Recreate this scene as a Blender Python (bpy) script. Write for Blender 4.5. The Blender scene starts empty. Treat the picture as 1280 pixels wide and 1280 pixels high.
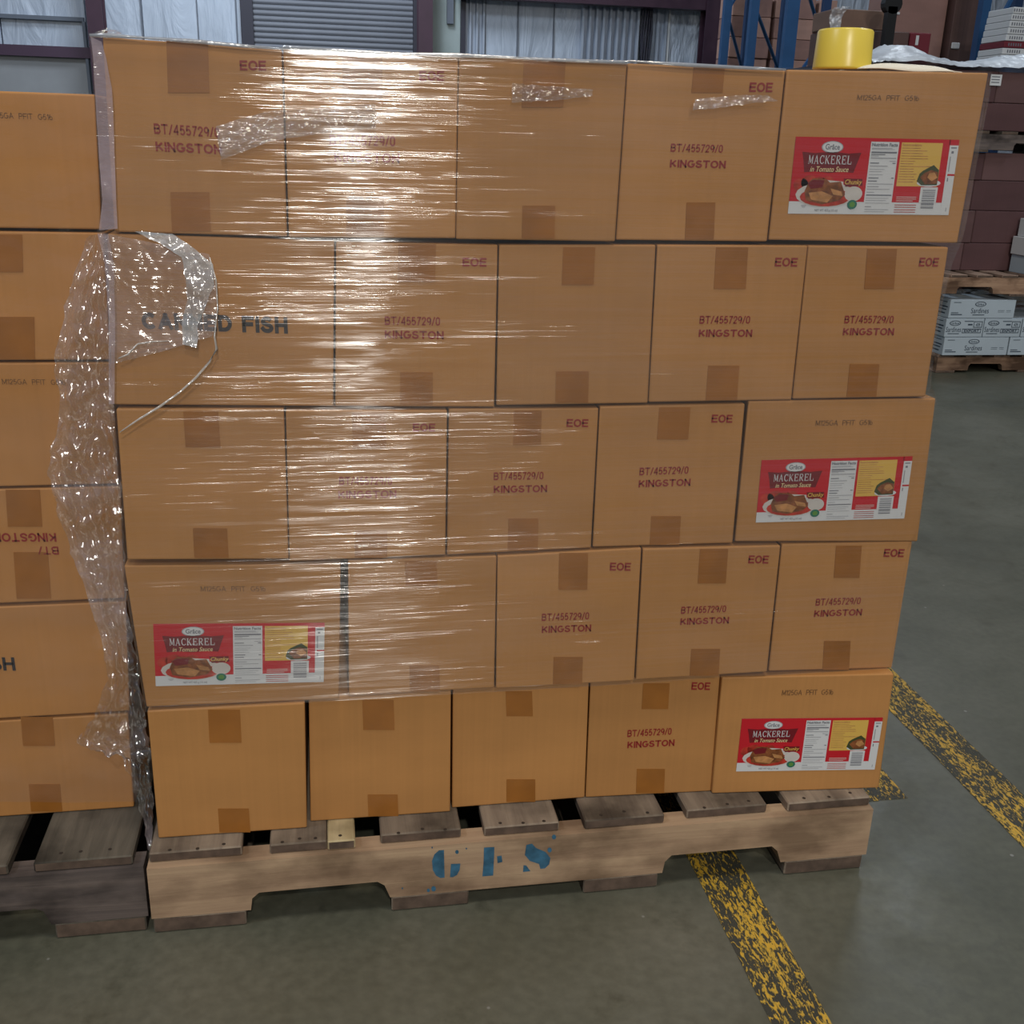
import bpy, bmesh, math, random
from mathutils import Vector, Matrix, noise
random.seed(7)
SC = bpy.context.scene
COL = SC.collection

# ------------------------------------------------------------------ camera
CAM = Vector((0.2934, -1.4781, 1.1964)); FPX = 1321.86
r_, p_, y_ = .0305, .3369, .1801
FW = Vector((math.sin(y_)*math.cos(p_), math.cos(y_)*math.cos(p_), -math.sin(p_)))
R0 = Vector((math.cos(y_), -math.sin(y_), 0)); U0 = R0.cross(FW)
RT = math.cos(r_)*R0 + math.sin(r_)*U0
UP = -math.sin(r_)*R0 + math.cos(r_)*U0
cd = bpy.data.cameras.new('camera'); cam = bpy.data.objects.new('camera', cd); COL.objects.link(cam)
cd.sensor_width = 36; cd.sensor_fit = 'HORIZONTAL'; cd.lens = FPX/1280*36; cd.clip_start = .02; cd.clip_end = 100
M = Matrix((RT, UP, -FW)).transposed().to_4x4(); M.translation = CAM; cam.matrix_world = M
SC.camera = cam

# ------------------------------------------------------------------ world, lights, exposure
SC.view_settings.view_transform = 'Standard'; SC.view_settings.look = 'None'
SC.view_settings.gamma = 1; SC.view_settings.use_curve_mapping = False
SC.view_settings.exposure = -1.62
SC.cycles.transparent_max_bounces = 24; SC.cycles.max_bounces = 7; SC.cycles.diffuse_bounces = 4
SC.cycles.sample_clamp_indirect = 4
W = bpy.data.worlds.new('world'); SC.world = W; W.use_nodes = True
W.node_tree.nodes['Background'].inputs[0].default_value = (.72, .84, 1, 1)
W.node_tree.nodes['Background'].inputs[1].default_value = .5
def area(name, loc, target, sx, sy, power, color):
    l = bpy.data.lights.new(name, 'AREA'); l.shape = 'RECTANGLE'; l.size = sx; l.size_y = sy; l.energy = power; l.color = color
    o = bpy.data.objects.new(name, l); COL.objects.link(o); o.location = loc
    d = Vector(target)-Vector(loc); o.rotation_euler = d.to_track_quat('-Z', 'Y').to_euler(); return o
WARM = (1, .86, .68); COOL = (.80, .90, 1); WHITE = (1, .95, .87)
area('high_bay_lamp', (.52, -7, 6.4), (.3, 0, .8), .22, .24, 540, WHITE)
area('high_bay_lamp', (.78, -13, 6.4), (.3, 0, .8), .26, .28, 900, WHITE)
area('high_bay_lamp', (1.06, -20, 6.4), (.3, 0, .8), .40, .38, 1400, WHITE)
area('high_bay_lamp', (.9, -1.3, 7.2), (.7, -.6, 0), 1.2, 1.2, 330, WARM)
area('high_bay_lamp', (-4.5, -1.5, 7.2), (-4.5, -1.5, 0), 1.2, 1.2, 420, COOL)
area('high_bay_lamp', (5.5, 1.5, 7.2), (5.5, 2.5, 0), 1.2, 1.2, 330, COOL)
area('high_bay_lamp', (-1.5, 9, 7.4), (-1.5, 12, 0), 1.6, 1.6, 1000, COOL)
area('high_bay_lamp', (6.5, 8.5, 7.4), (7, 9.5, 0), 1.6, 1.6, 420, COOL)
area('high_bay_lamp', (0, 14, 7.4), (0, 18, 1.5), 3, 1.6, 1100, COOL)

# ------------------------------------------------------------------ helpers
def at(px, py, X=None, Y=None, Z=None):
    d = FW + RT*((px-640)/FPX) - UP*((py-640)/FPX)
    if Y is not None: t = (Y-CAM.y)/d.y
    elif Z is not None: t = (Z-CAM.z)/d.z
    else: t = (X-CAM.x)/d.x
    return CAM + d*t
def on_plane(px, py, P, N):
    d = FW + RT*((px-640)/FPX) - UP*((py-640)/FPX)
    return CAM + d*((P-CAM).dot(N)/d.dot(N))
def tag(o, label=None, cat=None, group=None, kind=None):
    if label: o['label'] = label
    if cat: o['category'] = cat
    if group: o['group'] = group
    if kind: o['kind'] = kind
    return o
def empty(name, loc, label=None, cat=None, group=None):
    o = bpy.data.objects.new(name, None); COL.objects.link(o); o.location = loc
    o.empty_display_size = .05
    return tag(o, label, cat, group)
def wpos(o):
    v = Vector((0, 0, 0))
    while o is not None: v += Vector(o.location); o = o.parent
    return v
def link(name, verts, faces, mats, parent=None, idx=None, smooth=False, loc=None):
    """verts in WORLD coordinates; object origin placed at loc (or parent's origin)"""
    base = wpos(parent) if parent else Vector((0, 0, 0))
    org = Vector(loc) if loc is not None else base
    me = bpy.data.meshes.new(name)
    me.from_pydata([tuple(Vector(v)-org) for v in verts], [], faces)
    if not isinstance(mats, (list, tuple)): mats = [mats]
    for m in mats: me.materials.append(m)
    if idx: me.polygons.foreach_set('material_index', idx)
    if smooth: me.polygons.foreach_set('use_smooth', [True]*len(me.polygons))
    me.update()
    o = bpy.data.objects.new(name, me); COL.objects.link(o)
    if parent: o.parent = parent
    o.location = org-base
    return o
class MB:
    def __init__(s): s.v = []; s.f = []; s.i = []
    def poly(s, pts, mi=0):
        n = len(s.v); s.v += [Vector(p) for p in pts]; s.f.append(list(range(n, n+len(pts)))); s.i.append(mi); return s
    def box(s, a, b, mi=0):
        x0, y0, z0 = a; x1, y1, z1 = b
        return s.hexa([(x0,y0,z1),(x1,y0,z1),(x1,y0,z0),(x0,y0,z0)], [(x0,y1,z1),(x1,y1,z1),(x1,y1,z0),(x0,y1,z0)], mi)
    def hexa(s, F, B, mi=0):      # F front quad TL TR BR BL ; B back quad the same way
        n = len(s.v); s.v += [Vector(p) for p in list(F)+list(B)]
        for q in ((3,2,1,0),(4,5,6,7),(0,1,5,4),(2,3,7,6),(1,2,6,5),(3,0,4,7)): s.f.append([n+k for k in q]); s.i.append(mi)
        return s
    def cbox(s, a, b, c, mi=0):  # bevelled box, chamfer c
        bm = bmesh.new(); bmesh.ops.create_cube(bm, size=1)
        for v in bm.verts: v.co = Vector((a[k]+(b[k]-a[k])*(v.co[k]+.5) for k in range(3)))
        bmesh.ops.bevel(bm, geom=bm.edges[:], offset=c, segments=1, affect='EDGES')
        n = len(s.v); bm.verts.index_update(); s.v += [v.co.copy() for v in bm.verts]
        for f in bm.faces: s.f.append([n+v.index for v in f.verts]); s.i.append(mi)
        bm.free(); return s
    def prism(s, pts, y0, y1, mi=0):  # pts (x,z)
        n = len(s.v); k = len(pts); s.v += [Vector((x, y0, z)) for x, z in pts]+[Vector((x, y1, z)) for x, z in pts]
        s.f.append([n+i for i in range(k)]); s.f.append([n+k+i for i in reversed(range(k))]); s.i += [mi, mi]
        for i in range(k): j = (i+1) % k; s.f.append([n+i, n+k+i, n+k+j, n+j]); s.i.append(mi)
        return s
    def tube(s, path, r, n=8, mi=0):
        b = len(s.v); P = [Vector(p) for p in path]
        for k, p in enumerate(P):
            t = (P[min(k+1, len(P)-1)]-P[max(k-1, 0)]).normalized()
            a = t.cross(Vector((0, .1, 1)) if abs(t.z) < .9 else Vector((1, 0, 0))).normalized(); c = t.cross(a)
            rr = r[k] if isinstance(r, (list, tuple)) else r
            for q in range(n): s.v.append(p+rr*(a*math.cos(q*2*math.pi/n)+c*math.sin(q*2*math.pi/n)))
        for k in range(len(P)-1):
            for q in range(n): s.f.append([b+k*n+q, b+k*n+(q+1) % n, b+(k+1)*n+(q+1) % n, b+(k+1)*n+q]); s.i.append(mi)
        s.f.append([b+q for q in reversed(range(n))]); s.f.append([b+(len(P)-1)*n+q for q in range(n)]); s.i += [mi, mi]
        return s
    def build(s, name, mats, parent=None, smooth=False, loc=None):
        o = link(name, s.v, s.f, mats, parent, s.i, smooth, loc)
        if smooth:
            pass
        bm = bmesh.new(); bm.from_mesh(o.data)
        if s.f and not getattr(s, 'flat', False): bmesh.ops.recalc_face_normals(bm, faces=bm.faces)
        bm.to_mesh(o.data); bm.free()
        return o

# ------------------------------------------------------------------ materials
def nt(name):
    m = bpy.data.materials.new(name); m.use_nodes = True; t = m.node_tree; return m, t, t.nodes, t.links, t.nodes['Principled BSDF']
def N(nodes, typ, **kw):
    n = nodes.new(typ)
    for k, v in kw.items():
        if k.startswith('_'): setattr(n, k[1:], v)
        else: n.inputs[k.replace('_', ' ')].default_value = v
    return n
def mapped(ns, ls, scale, coord='Object', rnd=True):
    tc = ns.new('ShaderNodeTexCoord'); mp = ns.new('ShaderNodeMapping'); mp.inputs['Scale'].default_value = scale
    ls.new(tc.outputs[coord], mp.inputs['Vector'])
    if rnd:
        oi = ns.new('ShaderNodeObjectInfo'); mu = N(ns, 'ShaderNodeMath', _operation='MULTIPLY'); mu.inputs[1].default_value = 37
        ls.new(oi.outputs['Random'], mu.inputs[0]); ls.new(mu.outputs[0], mp.inputs['Location'])
    return mp
def ramp(ns, ls, src, stops):
    r = ns.new('ShaderNodeValToRGB'); e = r.color_ramp.elements
    while len(e) < len(stops): e.new(.5)
    for k, (p, c) in enumerate(stops): e[k].position = p; e[k].color = (*c, 1)
    ls.new(src, r.inputs[0]); return r
def plain(name, col, rough=.6, spec=.4, metal=0, var=0, vscale=6):
    m, t, ns, ls, b = nt(name)
    b.inputs['Base Color'].default_value = (*col, 1); b.inputs['Roughness'].default_value = rough
    b.inputs['Specular IOR Level'].default_value = spec; b.inputs['Metallic'].default_value = metal
    if var:
        mp = mapped(ns, ls, (vscale,)*3); n = N(ns, 'ShaderNodeTexNoise', Scale=1.0, Detail=4.0); ls.new(mp.outputs[0], n.inputs['Vector'])
        r = ramp(ns, ls, n.outputs['Fac'], [(.3, tuple(c*(1-var) for c in col)), (.7, tuple(min(1, c*(1+var)) for c in col))])
        ls.new(r.outputs[0], b.inputs['Base Color'])
    return m
def card(name, col, var=.1, rough=.62):
    """corrugated board: soft blotches, faint flute lines in colour and relief, a little change from box to box"""
    m, t, ns, ls, b = nt(name)
    mp = mapped(ns, ls, (3, 3, 9)); n1 = N(ns, 'ShaderNodeTexNoise', Scale=1.2, Detail=3.0); ls.new(mp.outputs[0], n1.inputs['Vector'])
    mp2 = mapped(ns, ls, (170, 170, 1.5)); n2 = N(ns, 'ShaderNodeTexNoise', Scale=1.0, Detail=2.0); ls.new(mp2.outputs[0], n2.inputs['Vector'])
    mp3 = mapped(ns, ls, (60, 60, 400)); n3 = N(ns, 'ShaderNodeTexNoise', Scale=1.0, Detail=2.0); ls.new(mp3.outputs[0], n3.inputs['Vector'])
    a = N(ns, 'ShaderNodeMath', _operation='MULTIPLY_ADD'); a.inputs[1].default_value = .35
    ls.new(n2.outputs['Fac'], a.inputs[0]); ls.new(n1.outputs['Fac'], a.inputs[2])
    a2 = N(ns, 'ShaderNodeMath', _operation='MULTIPLY_ADD'); a2.inputs[1].default_value = .15
    ls.new(n3.outputs['Fac'], a2.inputs[0]); ls.new(a.outputs[0], a2.inputs[2])
    r = ramp(ns, ls, a2.outputs[0], [(.45, tuple(c*(1-var) for c in col)), (1.0, tuple(c*(1+var) for c in col))])
    oi = ns.new('ShaderNodeObjectInfo'); hs = ns.new('ShaderNodeHueSaturation')
    mr = ns.new('ShaderNodeMapRange'); mr.inputs['To Min'].default_value = .94; mr.inputs['To Max'].default_value = 1.06
    ls.new(oi.outputs['Random'], mr.inputs['Value']); ls.new(mr.outputs[0], hs.inputs['Value'])
    ls.new(r.outputs[0], hs.inputs['Color']); ls.new(hs.outputs[0], b.inputs['Base Color'])
    b.inputs['Roughness'].default_value = rough; b.inputs['Specular IOR Level'].default_value = .35
    bp = N(ns, 'ShaderNodeBump', Strength=.12, Distance=.001); ls.new(n2.outputs['Fac'], bp.inputs['Height']); ls.new(bp.outputs[0], b.inputs['Normal'])
    return m
def wood(name, dark, light, axis, rough=.8, stain=None):
    m, t, ns, ls, b = nt(name)
    sc = [26, 26, 26]; sc[axis] = 1.6
    mp = mapped(ns, ls, tuple(sc)); n = N(ns, 'ShaderNodeTexNoise', Scale=2.0, Detail=6.0, Roughness=.6, Distortion=.6); ls.new(mp.outputs[0], n.inputs['Vector'])
    mp2 = mapped(ns, ls, (5, 5, 9)); n2 = N(ns, 'ShaderNodeTexNoise', Scale=1.3, Detail=5.0); ls.new(mp2.outputs[0], n2.inputs['Vector'])
    r = ramp(ns, ls, n.outputs['Fac'], [(.3, dark), (.68, light)])
    r2 = ramp(ns, ls, n2.outputs['Fac'], [(.36, stain or tuple(c*.4 for c in dark)), (.55, (1, 1, 1))])
    mx = N(ns, 'ShaderNodeMixRGB', _blend_type='MULTIPLY', Fac=.75); ls.new(r.outputs[0], mx.inputs[1]); ls.new(r2.outputs[0], mx.inputs[2])
    oi = ns.new('ShaderNodeObjectInfo'); hs = ns.new('ShaderNodeHueSaturation'); mr = ns.new('ShaderNodeMapRange')
    mr.inputs['To Min'].default_value = .75; mr.inputs['To Max'].default_value = 1.2
    ls.new(oi.outputs['Random'], mr.inputs['Value']); ls.new(mr.outputs[0], hs.inputs['Value']); ls.new(mx.outputs[0], hs.inputs['Color'])
    ls.new(hs.outputs[0], b.inputs['Base Color']); b.inputs['Roughness'].default_value = rough; b.inputs['Specular IOR Level'].default_value = .25
    bp = N(ns, 'ShaderNodeBump', Strength=.4, Distance=.003); ls.new(n.outputs['Fac'], bp.inputs['Height']); ls.new(bp.outputs[0], b.inputs['Normal'])
    return m
def film(name, milk=.05, gloss=.12, rough=.13, sx=5, sz=170, strength=.55, tint=(.86, .82, .84), crumple=0, patchy=0, aniso=0, edge=.15):
    m, t, ns, ls, b = nt(name); ns.remove(b); out = ns['Material Output']
    mp = mapped(ns, ls, (sx, sx, sz), rnd=False); n = N(ns, 'ShaderNodeTexNoise', Scale=1.0, Detail=3.0, Roughness=.6, Distortion=.3)
    ls.new(mp.outputs[0], n.inputs['Vector'])
    h = n.outputs['Fac']
    if crumple:
        mp2 = mapped(ns, ls, (crumple,)*3, rnd=False); v = N(ns, 'ShaderNodeTexVoronoi', Scale=1.0, _feature='SMOOTH_F1'); ls.new(mp2.outputs[0], v.inputs['Vector'])
        ad = N(ns, 'ShaderNodeMath', _operation='MULTIPLY_ADD'); ad.inputs[1].default_value = 1.6
        ls.new(v.outputs['Distance'], ad.inputs[0]); ls.new(h, ad.inputs[2]); h = ad.outputs[0]
    if aniso:
        mpm = mapped(ns, ls, (2.5, 2.5, 16), rnd=False); nm = N(ns, 'ShaderNodeTexNoise', Scale=1.0, Detail=3.0); ls.new(mpm.outputs[0], nm.inputs['Vector'])
        mk = ns.new('ShaderNodeMapRange'); mk.inputs['From Min'].default_value = .36; mk.inputs['From Max'].default_value = .64; mk.inputs['To Min'].default_value = .25
        mk.inputs['To Max'].default_value = 1.25; ls.new(nm.outputs['Fac'], mk.inputs['Value'])
        mu = N(ns, 'ShaderNodeMath', _operation='MULTIPLY'); ls.new(h, mu.inputs[0]); ls.new(mk.outputs[0], mu.inputs[1]); h = mu.outputs[0]
    bp = N(ns, 'ShaderNodeBump', Strength=strength, Distance=.004 if not crumple else .008); ls.new(h, bp.inputs['Height'])
    tr = ns.new('ShaderNodeBsdfTransparent'); tr.inputs[0].default_value = (.97, .97, .97, 1)
    gl = ns.new('ShaderNodeBsdfGlossy'); gl.inputs['Roughness'].default_value = rough; gl.inputs['Color'].default_value = (1, 1, 1, 1)
    if aniso:
        tg = ns.new('ShaderNodeTangent'); tg.direction_type = 'RADIAL'; tg.axis = 'Z'; ls.new(tg.outputs[0], gl.inputs['Tangent']); gl.inputs['Anisotropy'].default_value = aniso
    ls.new(bp.outputs[0], gl.inputs['Normal'])
    df = ns.new('ShaderNodeBsdfDiffuse'); df.inputs[0].default_value = (*tint, 1)
    fr = N(ns, 'ShaderNodeLayerWeight', Blend=.12)
    f1 = N(ns, 'ShaderNodeMath', _operation='MULTIPLY_ADD'); f1.inputs[1].default_value = edge; f1.inputs[2].default_value = gloss
    f1.use_clamp = True; ls.new(fr.outputs['Fresnel'], f1.inputs[0])
    m1 = ns.new('ShaderNodeMixShader'); m2 = ns.new('ShaderNodeMixShader')
    m1.inputs[0].default_value = milk
    if patchy:
        mp3 = mapped(ns, ls, (4, 4, 9), rnd=False); n3 = N(ns, 'ShaderNodeTexNoise', Scale=1.0, Detail=5.0); ls.new(mp3.outputs[0], n3.inputs['Vector'])
        mr = ns.new('ShaderNodeMapRange'); mr.inputs['From Min'].default_value = .35; mr.inputs['From Max'].default_value = .7
        mr.inputs['To Min'].default_value = milk*(1-patchy); mr.inputs['To Max'].default_value = milk*(1+patchy*1.5)
        ls.new(n3.outputs['Fac'], mr.inputs['Value']); ls.new(mr.outputs[0], m1.inputs[0])
    ls.new(tr.outputs[0], m1.inputs[1]); ls.new(df.outputs[0], m1.inputs[2])
    ls.new(f1.outputs[0], m2.inputs[0]); ls.new(m1.outputs[0], m2.inputs[1])
    if aniso:
        g2 = ns.new('ShaderNodeBsdfGlossy'); g2.inputs['Roughness'].default_value = .085; ls.new(bp.outputs[0], g2.inputs['Normal'])
        m3 = ns.new('ShaderNodeMixShader'); m3.inputs[0].default_value = .38; ls.new(gl.outputs[0], m3.inputs[1]); ls.new(g2.outputs[0], m3.inputs[2]); ls.new(m3.outputs[0], m2.inputs[2])
    else: ls.new(gl.outputs[0], m2.inputs[2])
    ls.new(m2.outputs[0], out.inputs['Surface']); return m

KRAFT = card('kraft_board', (.435, .208, .066))
KRAFT_LEFT = card('kraft_board_orange', (.45, .208, .062))
TAPE = plain('brown_tape', (.31, .118, .020), rough=.33, spec=.5, var=.12, vscale=20)
RED_INK = plain('dark_red_ink', (.26, .022, .018), rough=.6)
BLACK_INK = plain('black_ink', (.028, .026, .03), rough=.6)
STAMP_INK = plain('faint_brown_ink', (.17, .085, .035), rough=.6)
L_WHITE = plain('label_white', (.62, .64, .66), .4); L_RED = plain('label_red', (.50, .012, .022), .38, var=.06)
L_DRED = plain('label_dark_red', (.16, .008, .014), .4); L_GREY = plain('label_print_grey', (.16, .17, .20), .5)
L_YEL = plain('label_yellow', (.66, .42, .09), .45); L_BRN = plain('label_food_brown', (.20, .065, .02), .45, var=.5, vscale=120)
L_TAN = plain('label_food_tan', (.46, .22, .08), .45, var=.3, vscale=90); L_GRN = plain('label_green', (.10, .26, .05), .5)
L_PLATE = plain('label_plate', (.56, .53, .50), .45, var=.06, vscale=50); L_CREAM = plain('label_cream', (.75, .62, .34), .5)
L_TOM = plain('label_tomato', (.42, .035, .02), .45, var=.35, vscale=80); L_DGRN = plain('label_dark_green', (.045, .06, .02), .5)
L_LGREY = plain('label_light_grey', (.32, .33, .36), .5); L_TEAL = plain('label_teal', (.02, .16, .11), .5)
LABELMATS = [L_WHITE, L_RED, L_DRED, L_GREY, L_YEL, L_BRN, L_TAN, L_GRN, L_PLATE, L_CREAM, L_TOM, L_DGRN, L_LGREY, L_TEAL]
WOOD_X = wood('pallet_wood_stringer', (.34, .225, .145), (.47, .33, .21), 0, stain=(.35, .32, .3))
WOOD_Y = wood('pallet_wood_deck', (.17, .13, .10), (.30, .24, .18), 1)
WOOD_LIGHT = wood('pallet_wood_fresh', (.34, .27, .15), (.46, .38, .23), 1)
WOODG_X = wood('grey_wood_stringer', (.085, .070, .068), (.17, .135, .12), 0)
WOODG_Y = wood('grey_wood_deck', (.075, .066, .052), (.14, .12, .095), 1)
WOODB_X = wood('brown_wood_stringer', (.24, .14, .09), (.40, .26, .17), 0)
WOODB_Y = wood('brown_wood_deck', (.24, .16, .12), (.38, .27, .21), 1)
NAIL = plain('nail_head', (.03, .025, .022), .5)
BLUE_PAINT = plain('blue_stencil_paint', (.035, .12, .20), .7, var=.35, vscale=60)

# ------------------------------------------------------------------ the setting
def floor_mat():
    m, t, ns, ls, b = nt('polished_concrete')
    mp = mapped(ns, ls, (1, 1, 1), rnd=False)
    n = N(ns, 'ShaderNodeTexNoise', Scale=1.7, Detail=7.0, Roughness=.62); ls.new(mp.outputs[0], n.inputs['Vector'])
    n2 = N(ns, 'ShaderNodeTexNoise', Scale=55.0, Detail=3.0); ls.new(mp.outputs[0], n2.inputs['Vector'])
    n3 = N(ns, 'ShaderNodeTexNoise', Scale=9.0, Detail=6.0, Roughness=.7); ls.new(mp.outputs[0], n3.inputs['Vector'])
    r = ramp(ns, ls, n.outputs['Fac'], [(.32, (.070, .072, .052)), (.5, (.100, .101, .074)), (.72, (.135, .134, .104))])
    r2 = ramp(ns, ls, n3.outputs['Fac'], [(.22, (.35, .35, .33)), (.42, (1, 1, 1))])
    mx = N(ns, 'ShaderNodeMixRGB', _blend_type='MULTIPLY', Fac=.6); ls.new(r.outputs[0], mx.inputs[1]); ls.new(r2.outputs[0], mx.inputs[2])
    r3 = ramp(ns, ls, n2.outputs['Fac'], [(.3, (.86, .86, .86)), (.7, (1.1, 1.1, 1.1))])
    mx2 = N(ns, 'ShaderNodeMixRGB', _blend_type='MULTIPLY', Fac=1.0); ls.new(mx.outputs[0], mx2.inputs[1]); ls.new(r3.outputs[0], mx2.inputs[2])
    v = N(ns, 'ShaderNodeTexVoronoi', Scale=14.0, _feature='F1'); ls.new(mp.outputs[0], v.inputs['Vector'])
    sp = ramp(ns, ls, v.outputs['Distance'], [(.0, (1, 1, 1)), (.035, (1, 1, 1)), (.06, (0, 0, 0))])
    mx3 = N(ns, 'ShaderNodeMixRGB', _blend_type='MIX'); gt = N(ns, 'ShaderNodeMath', _operation='MULTIPLY')
    wn = ns.new('ShaderNodeSeparateColor'); ls.new(v.outputs['Color'], wn.inputs[0]); cmp_ = N(ns, 'ShaderNodeMath', _operation='GREATER_THAN'); cmp_.inputs[1].default_value = .86
    ls.new(wn.outputs[0], cmp_.inputs[0]); ls.new(sp.outputs[0], gt.inputs[0]); ls.new(cmp_.outputs[0], gt.inputs[1]); ls.new(gt.outputs[0], mx3.inputs[0])
    ls.new(mx2.outputs[0], mx3.inputs[1]); mx3.inputs[2].default_value = (.26, .26, .24, 1)
    ls.new(mx3.outputs[0], b.inputs['Base Color'])
    rr = ramp(ns, ls, n3.outputs['Fac'], [(.3, (.30,)*3), (.7, (.48,)*3)]); ls.new(rr.outputs[0], b.inputs['Roughness'])
    b.inputs['Specular IOR Level'].default_value = .55
    bp = N(ns, 'ShaderNodeBump', Strength=.08, Distance=.002); ls.new(n2.outputs['Fac'], bp.inputs['Height']); ls.new(bp.outputs[0], b.inputs['Normal'])
    return m
FLOOR = floor_mat()
fl = MB().box((-14, -22, -.1), (24, 18.6, 0)).build('floor', FLOOR); tag(fl, kind='structure')
WALLM = plain('wall_sheet', (.36, .40, .47), .6, var=.06, vscale=.6)
YB = 18.0
wb = MB().box((-14, YB+.25, 0), (24, YB+.5, 9)).build('wall_back', WALLM); tag(wb, kind='structure')
wr = MB().box((24, -22, 0), (24.2, 18.6, 9)).build('wall_right', WALLM); tag(wr, kind='structure')
wl = MB().box((-14.2, -22, 0), (-14, 18.6, 9)).build('wall_left', WALLM); tag(wl, kind='structure')
CEIL = plain('ceiling_sheet', (.5, .5, .52), .7)
ce = MB().box((-14, 4.5, 9), (24, 18.6, 9.1)).build('ceiling', CEIL); tag(ce, kind='structure')

def insul(name, col, fold):
    m, t, ns, ls, b = nt(name)
    mp = mapped(ns, ls, (1.3, 1, .35)); n = N(ns, 'ShaderNodeTexNoise', Scale=fold, Detail=5.0, Distortion=1.2); ls.new(mp.outputs[0], n.inputs['Vector'])
    r = ramp(ns, ls, n.outputs['Fac'], [(.3, tuple(c*.9 for c in col)), (.7, tuple(c*1.08 for c in col))]); ls.new(r.outputs[0], b.inputs['Base Color'])
    bp = N(ns, 'ShaderNodeBump', Strength=.7, Distance=.12); ls.new(n.outputs['Fac'], bp.inputs['Height']); ls.new(bp.outputs[0], b.inputs['Normal'])
    b.inputs['Roughness'].default_value = .45; return m
INS = insul('white_insulation', (.44, .50, .60), 1.6); INS2 = insul('crumpled_insulation', (.46, .52, .62), 4)
INSG = plain('pale_green_panel', (.33, .39, .39), .6, var=.1, vscale=2); GREYP = plain('grey_lower_panel', (.30, .31, .33), .7, var=.08, vscale=2)
MAROON = plain('maroon_steel', (.050, .022, .040), .45, var=.1); DARKST = plain('dark_steel', (.028, .028, .045), .5)
SEAM = plain('seam_tape', (.13, .15, .19), .6); RIB = plain('ribbed_steel', (.34, .39, .48), .4, spec=.5); GIRT = plain('girt_purple', (.07, .04, .07), .5)
def X18(px, py=50, Y=YB): return at(px, py, Y=Y).x
def Z18(px, py, Y=YB): return at(px, py, Y=Y).z
def wpanel(name, x0, x1, mat, z0=0, z1=6.5, y0=YB, y1=YB+.24, parent=wb):
    a, b = X18(x0), X18(x1); return MB().box((a, y0, z0), (b, y1, z1)).build(name, mat, parent)
zg = Z18(60, 63)
wpanel('insulation_panel', -260, -150, INS, z0=zg); wpanel('insulation_panel', -149, 2, INS, z0=zg)
wpanel('insulation_panel', 4, 109, INS, z0=zg)
wpanel('lower_panel', -260, 109, GREYP, z1=zg-.08)
wpanel('girt', -260, 116, GIRT, z0=zg-.10, z1=zg+.06, y0=YB-.12, y1=YB-.001)
z2 = Z18(60, 23)
wpanel('conduit', -200, 108, SEAM, z0=z2-.03, z1=z2+.03, y0=YB-.10, y1=YB-.001)
wpanel('conduit', 106, 109.5, SEAM, z0=0.2, z1=z2-.031, y0=YB-.10, y1=YB-.001)
for a, b in ((132, 180), (181, 248), (249, 302)): wpanel('insulation_panel', a, b, INS)
wpanel('seam', 178.5, 180.5, SEAM, y0=YB-.02, y1=YB-.001); wpanel('seam', 248, 249.5, SEAM, y0=YB-.02, y1=YB-.001)
wpanel('seam', 296, 298, SEAM, y0=YB-.02, y1=YB-.001)
# roll-up door
dr = empty('door_1', (X18(418), YB, 0)); tag(dr, kind='structure')
RUD = plain('galvanised_slats', (.15, .16, .19), .5, spec=.3, var=.08, vscale=1.5)
xa, xb = X18(318), X18(516); mb = MB(); zt = 3.9; pitch = .085; k = 0; zc = 0.05; n0 = None; prof = []
while zc < zt:
    for q in range(6):
        a = q/6; prof.append((zc+a*pitch, -.022*math.sin(a*math.pi)))
    zc += pitch
prof.append((zc, 0))
for (za, ya), (zb_, yb_) in zip(prof[:-1], prof[1:]): mb.poly([(xa, YB+ya+.02, za), (xb, YB+ya+.02, za), (xb, YB+yb_+.02, zb_), (xa, YB+yb_+.02, zb_)])
mb.flat = True; cur = mb.build('slat_curtain', RUD, dr); cur['kind'] = 'stuff'
MB().box((X18(303), YB-.14, 0), (xa, YB+.2, 4.2)).build('door_jamb', DARKST, dr); MB().box((xb, YB-.14, 0), (X18(522.5), YB+.2, 4.2)).build('door_jamb', DARKST, dr)
MB().box((X18(303), YB-.2, 4.21), (X18(522), YB+.2, 4.7)).build('door_head', DARKST, dr)
def column(px0, px1, Y, label):
    a, b = at(px0, 50, Y=Y).x, at(px1, 50, Y=Y).x; c = (a+b)/2; w = (b-a)/2
    e = empty('steel_column', (c, Y, 0), label, 'column')
    MB().box((a, Y, 0), (b, Y+.02, 6.5)).build('flange', MAROON, e); MB().box((a, Y+.28, 0), (b, Y+.3, 6.5)).build('flange', MAROON, e)
    MB().box((c-w*.12, Y+.02, 0), (c+w*.12, Y+.28, 6.5)).build('web', MAROON, e); MB().box((a-.03, Y-.03, 0), (b+.03, Y+.33, .03)).build('base_plate', MAROON, e)
column(111, 131, YB-.5, 'maroon steel column left of the white insulated bay, left end of back wall')
column(523, 541, YB-.5, 'maroon steel column just right of the roll-up door')
column(880, 907, YB-.5, 'maroon steel column left of the blue racking')
wpanel('pale_panel', 541, 575, INSG)
wpanel('downpipe', 558, 566, SEAM, z0=Z18(560, 30), y0=YB-.08, y1=YB-.001)
wpanel('dark_post', 575, 581, DARKST, y0=YB-.1)
mbr = MB()
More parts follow.
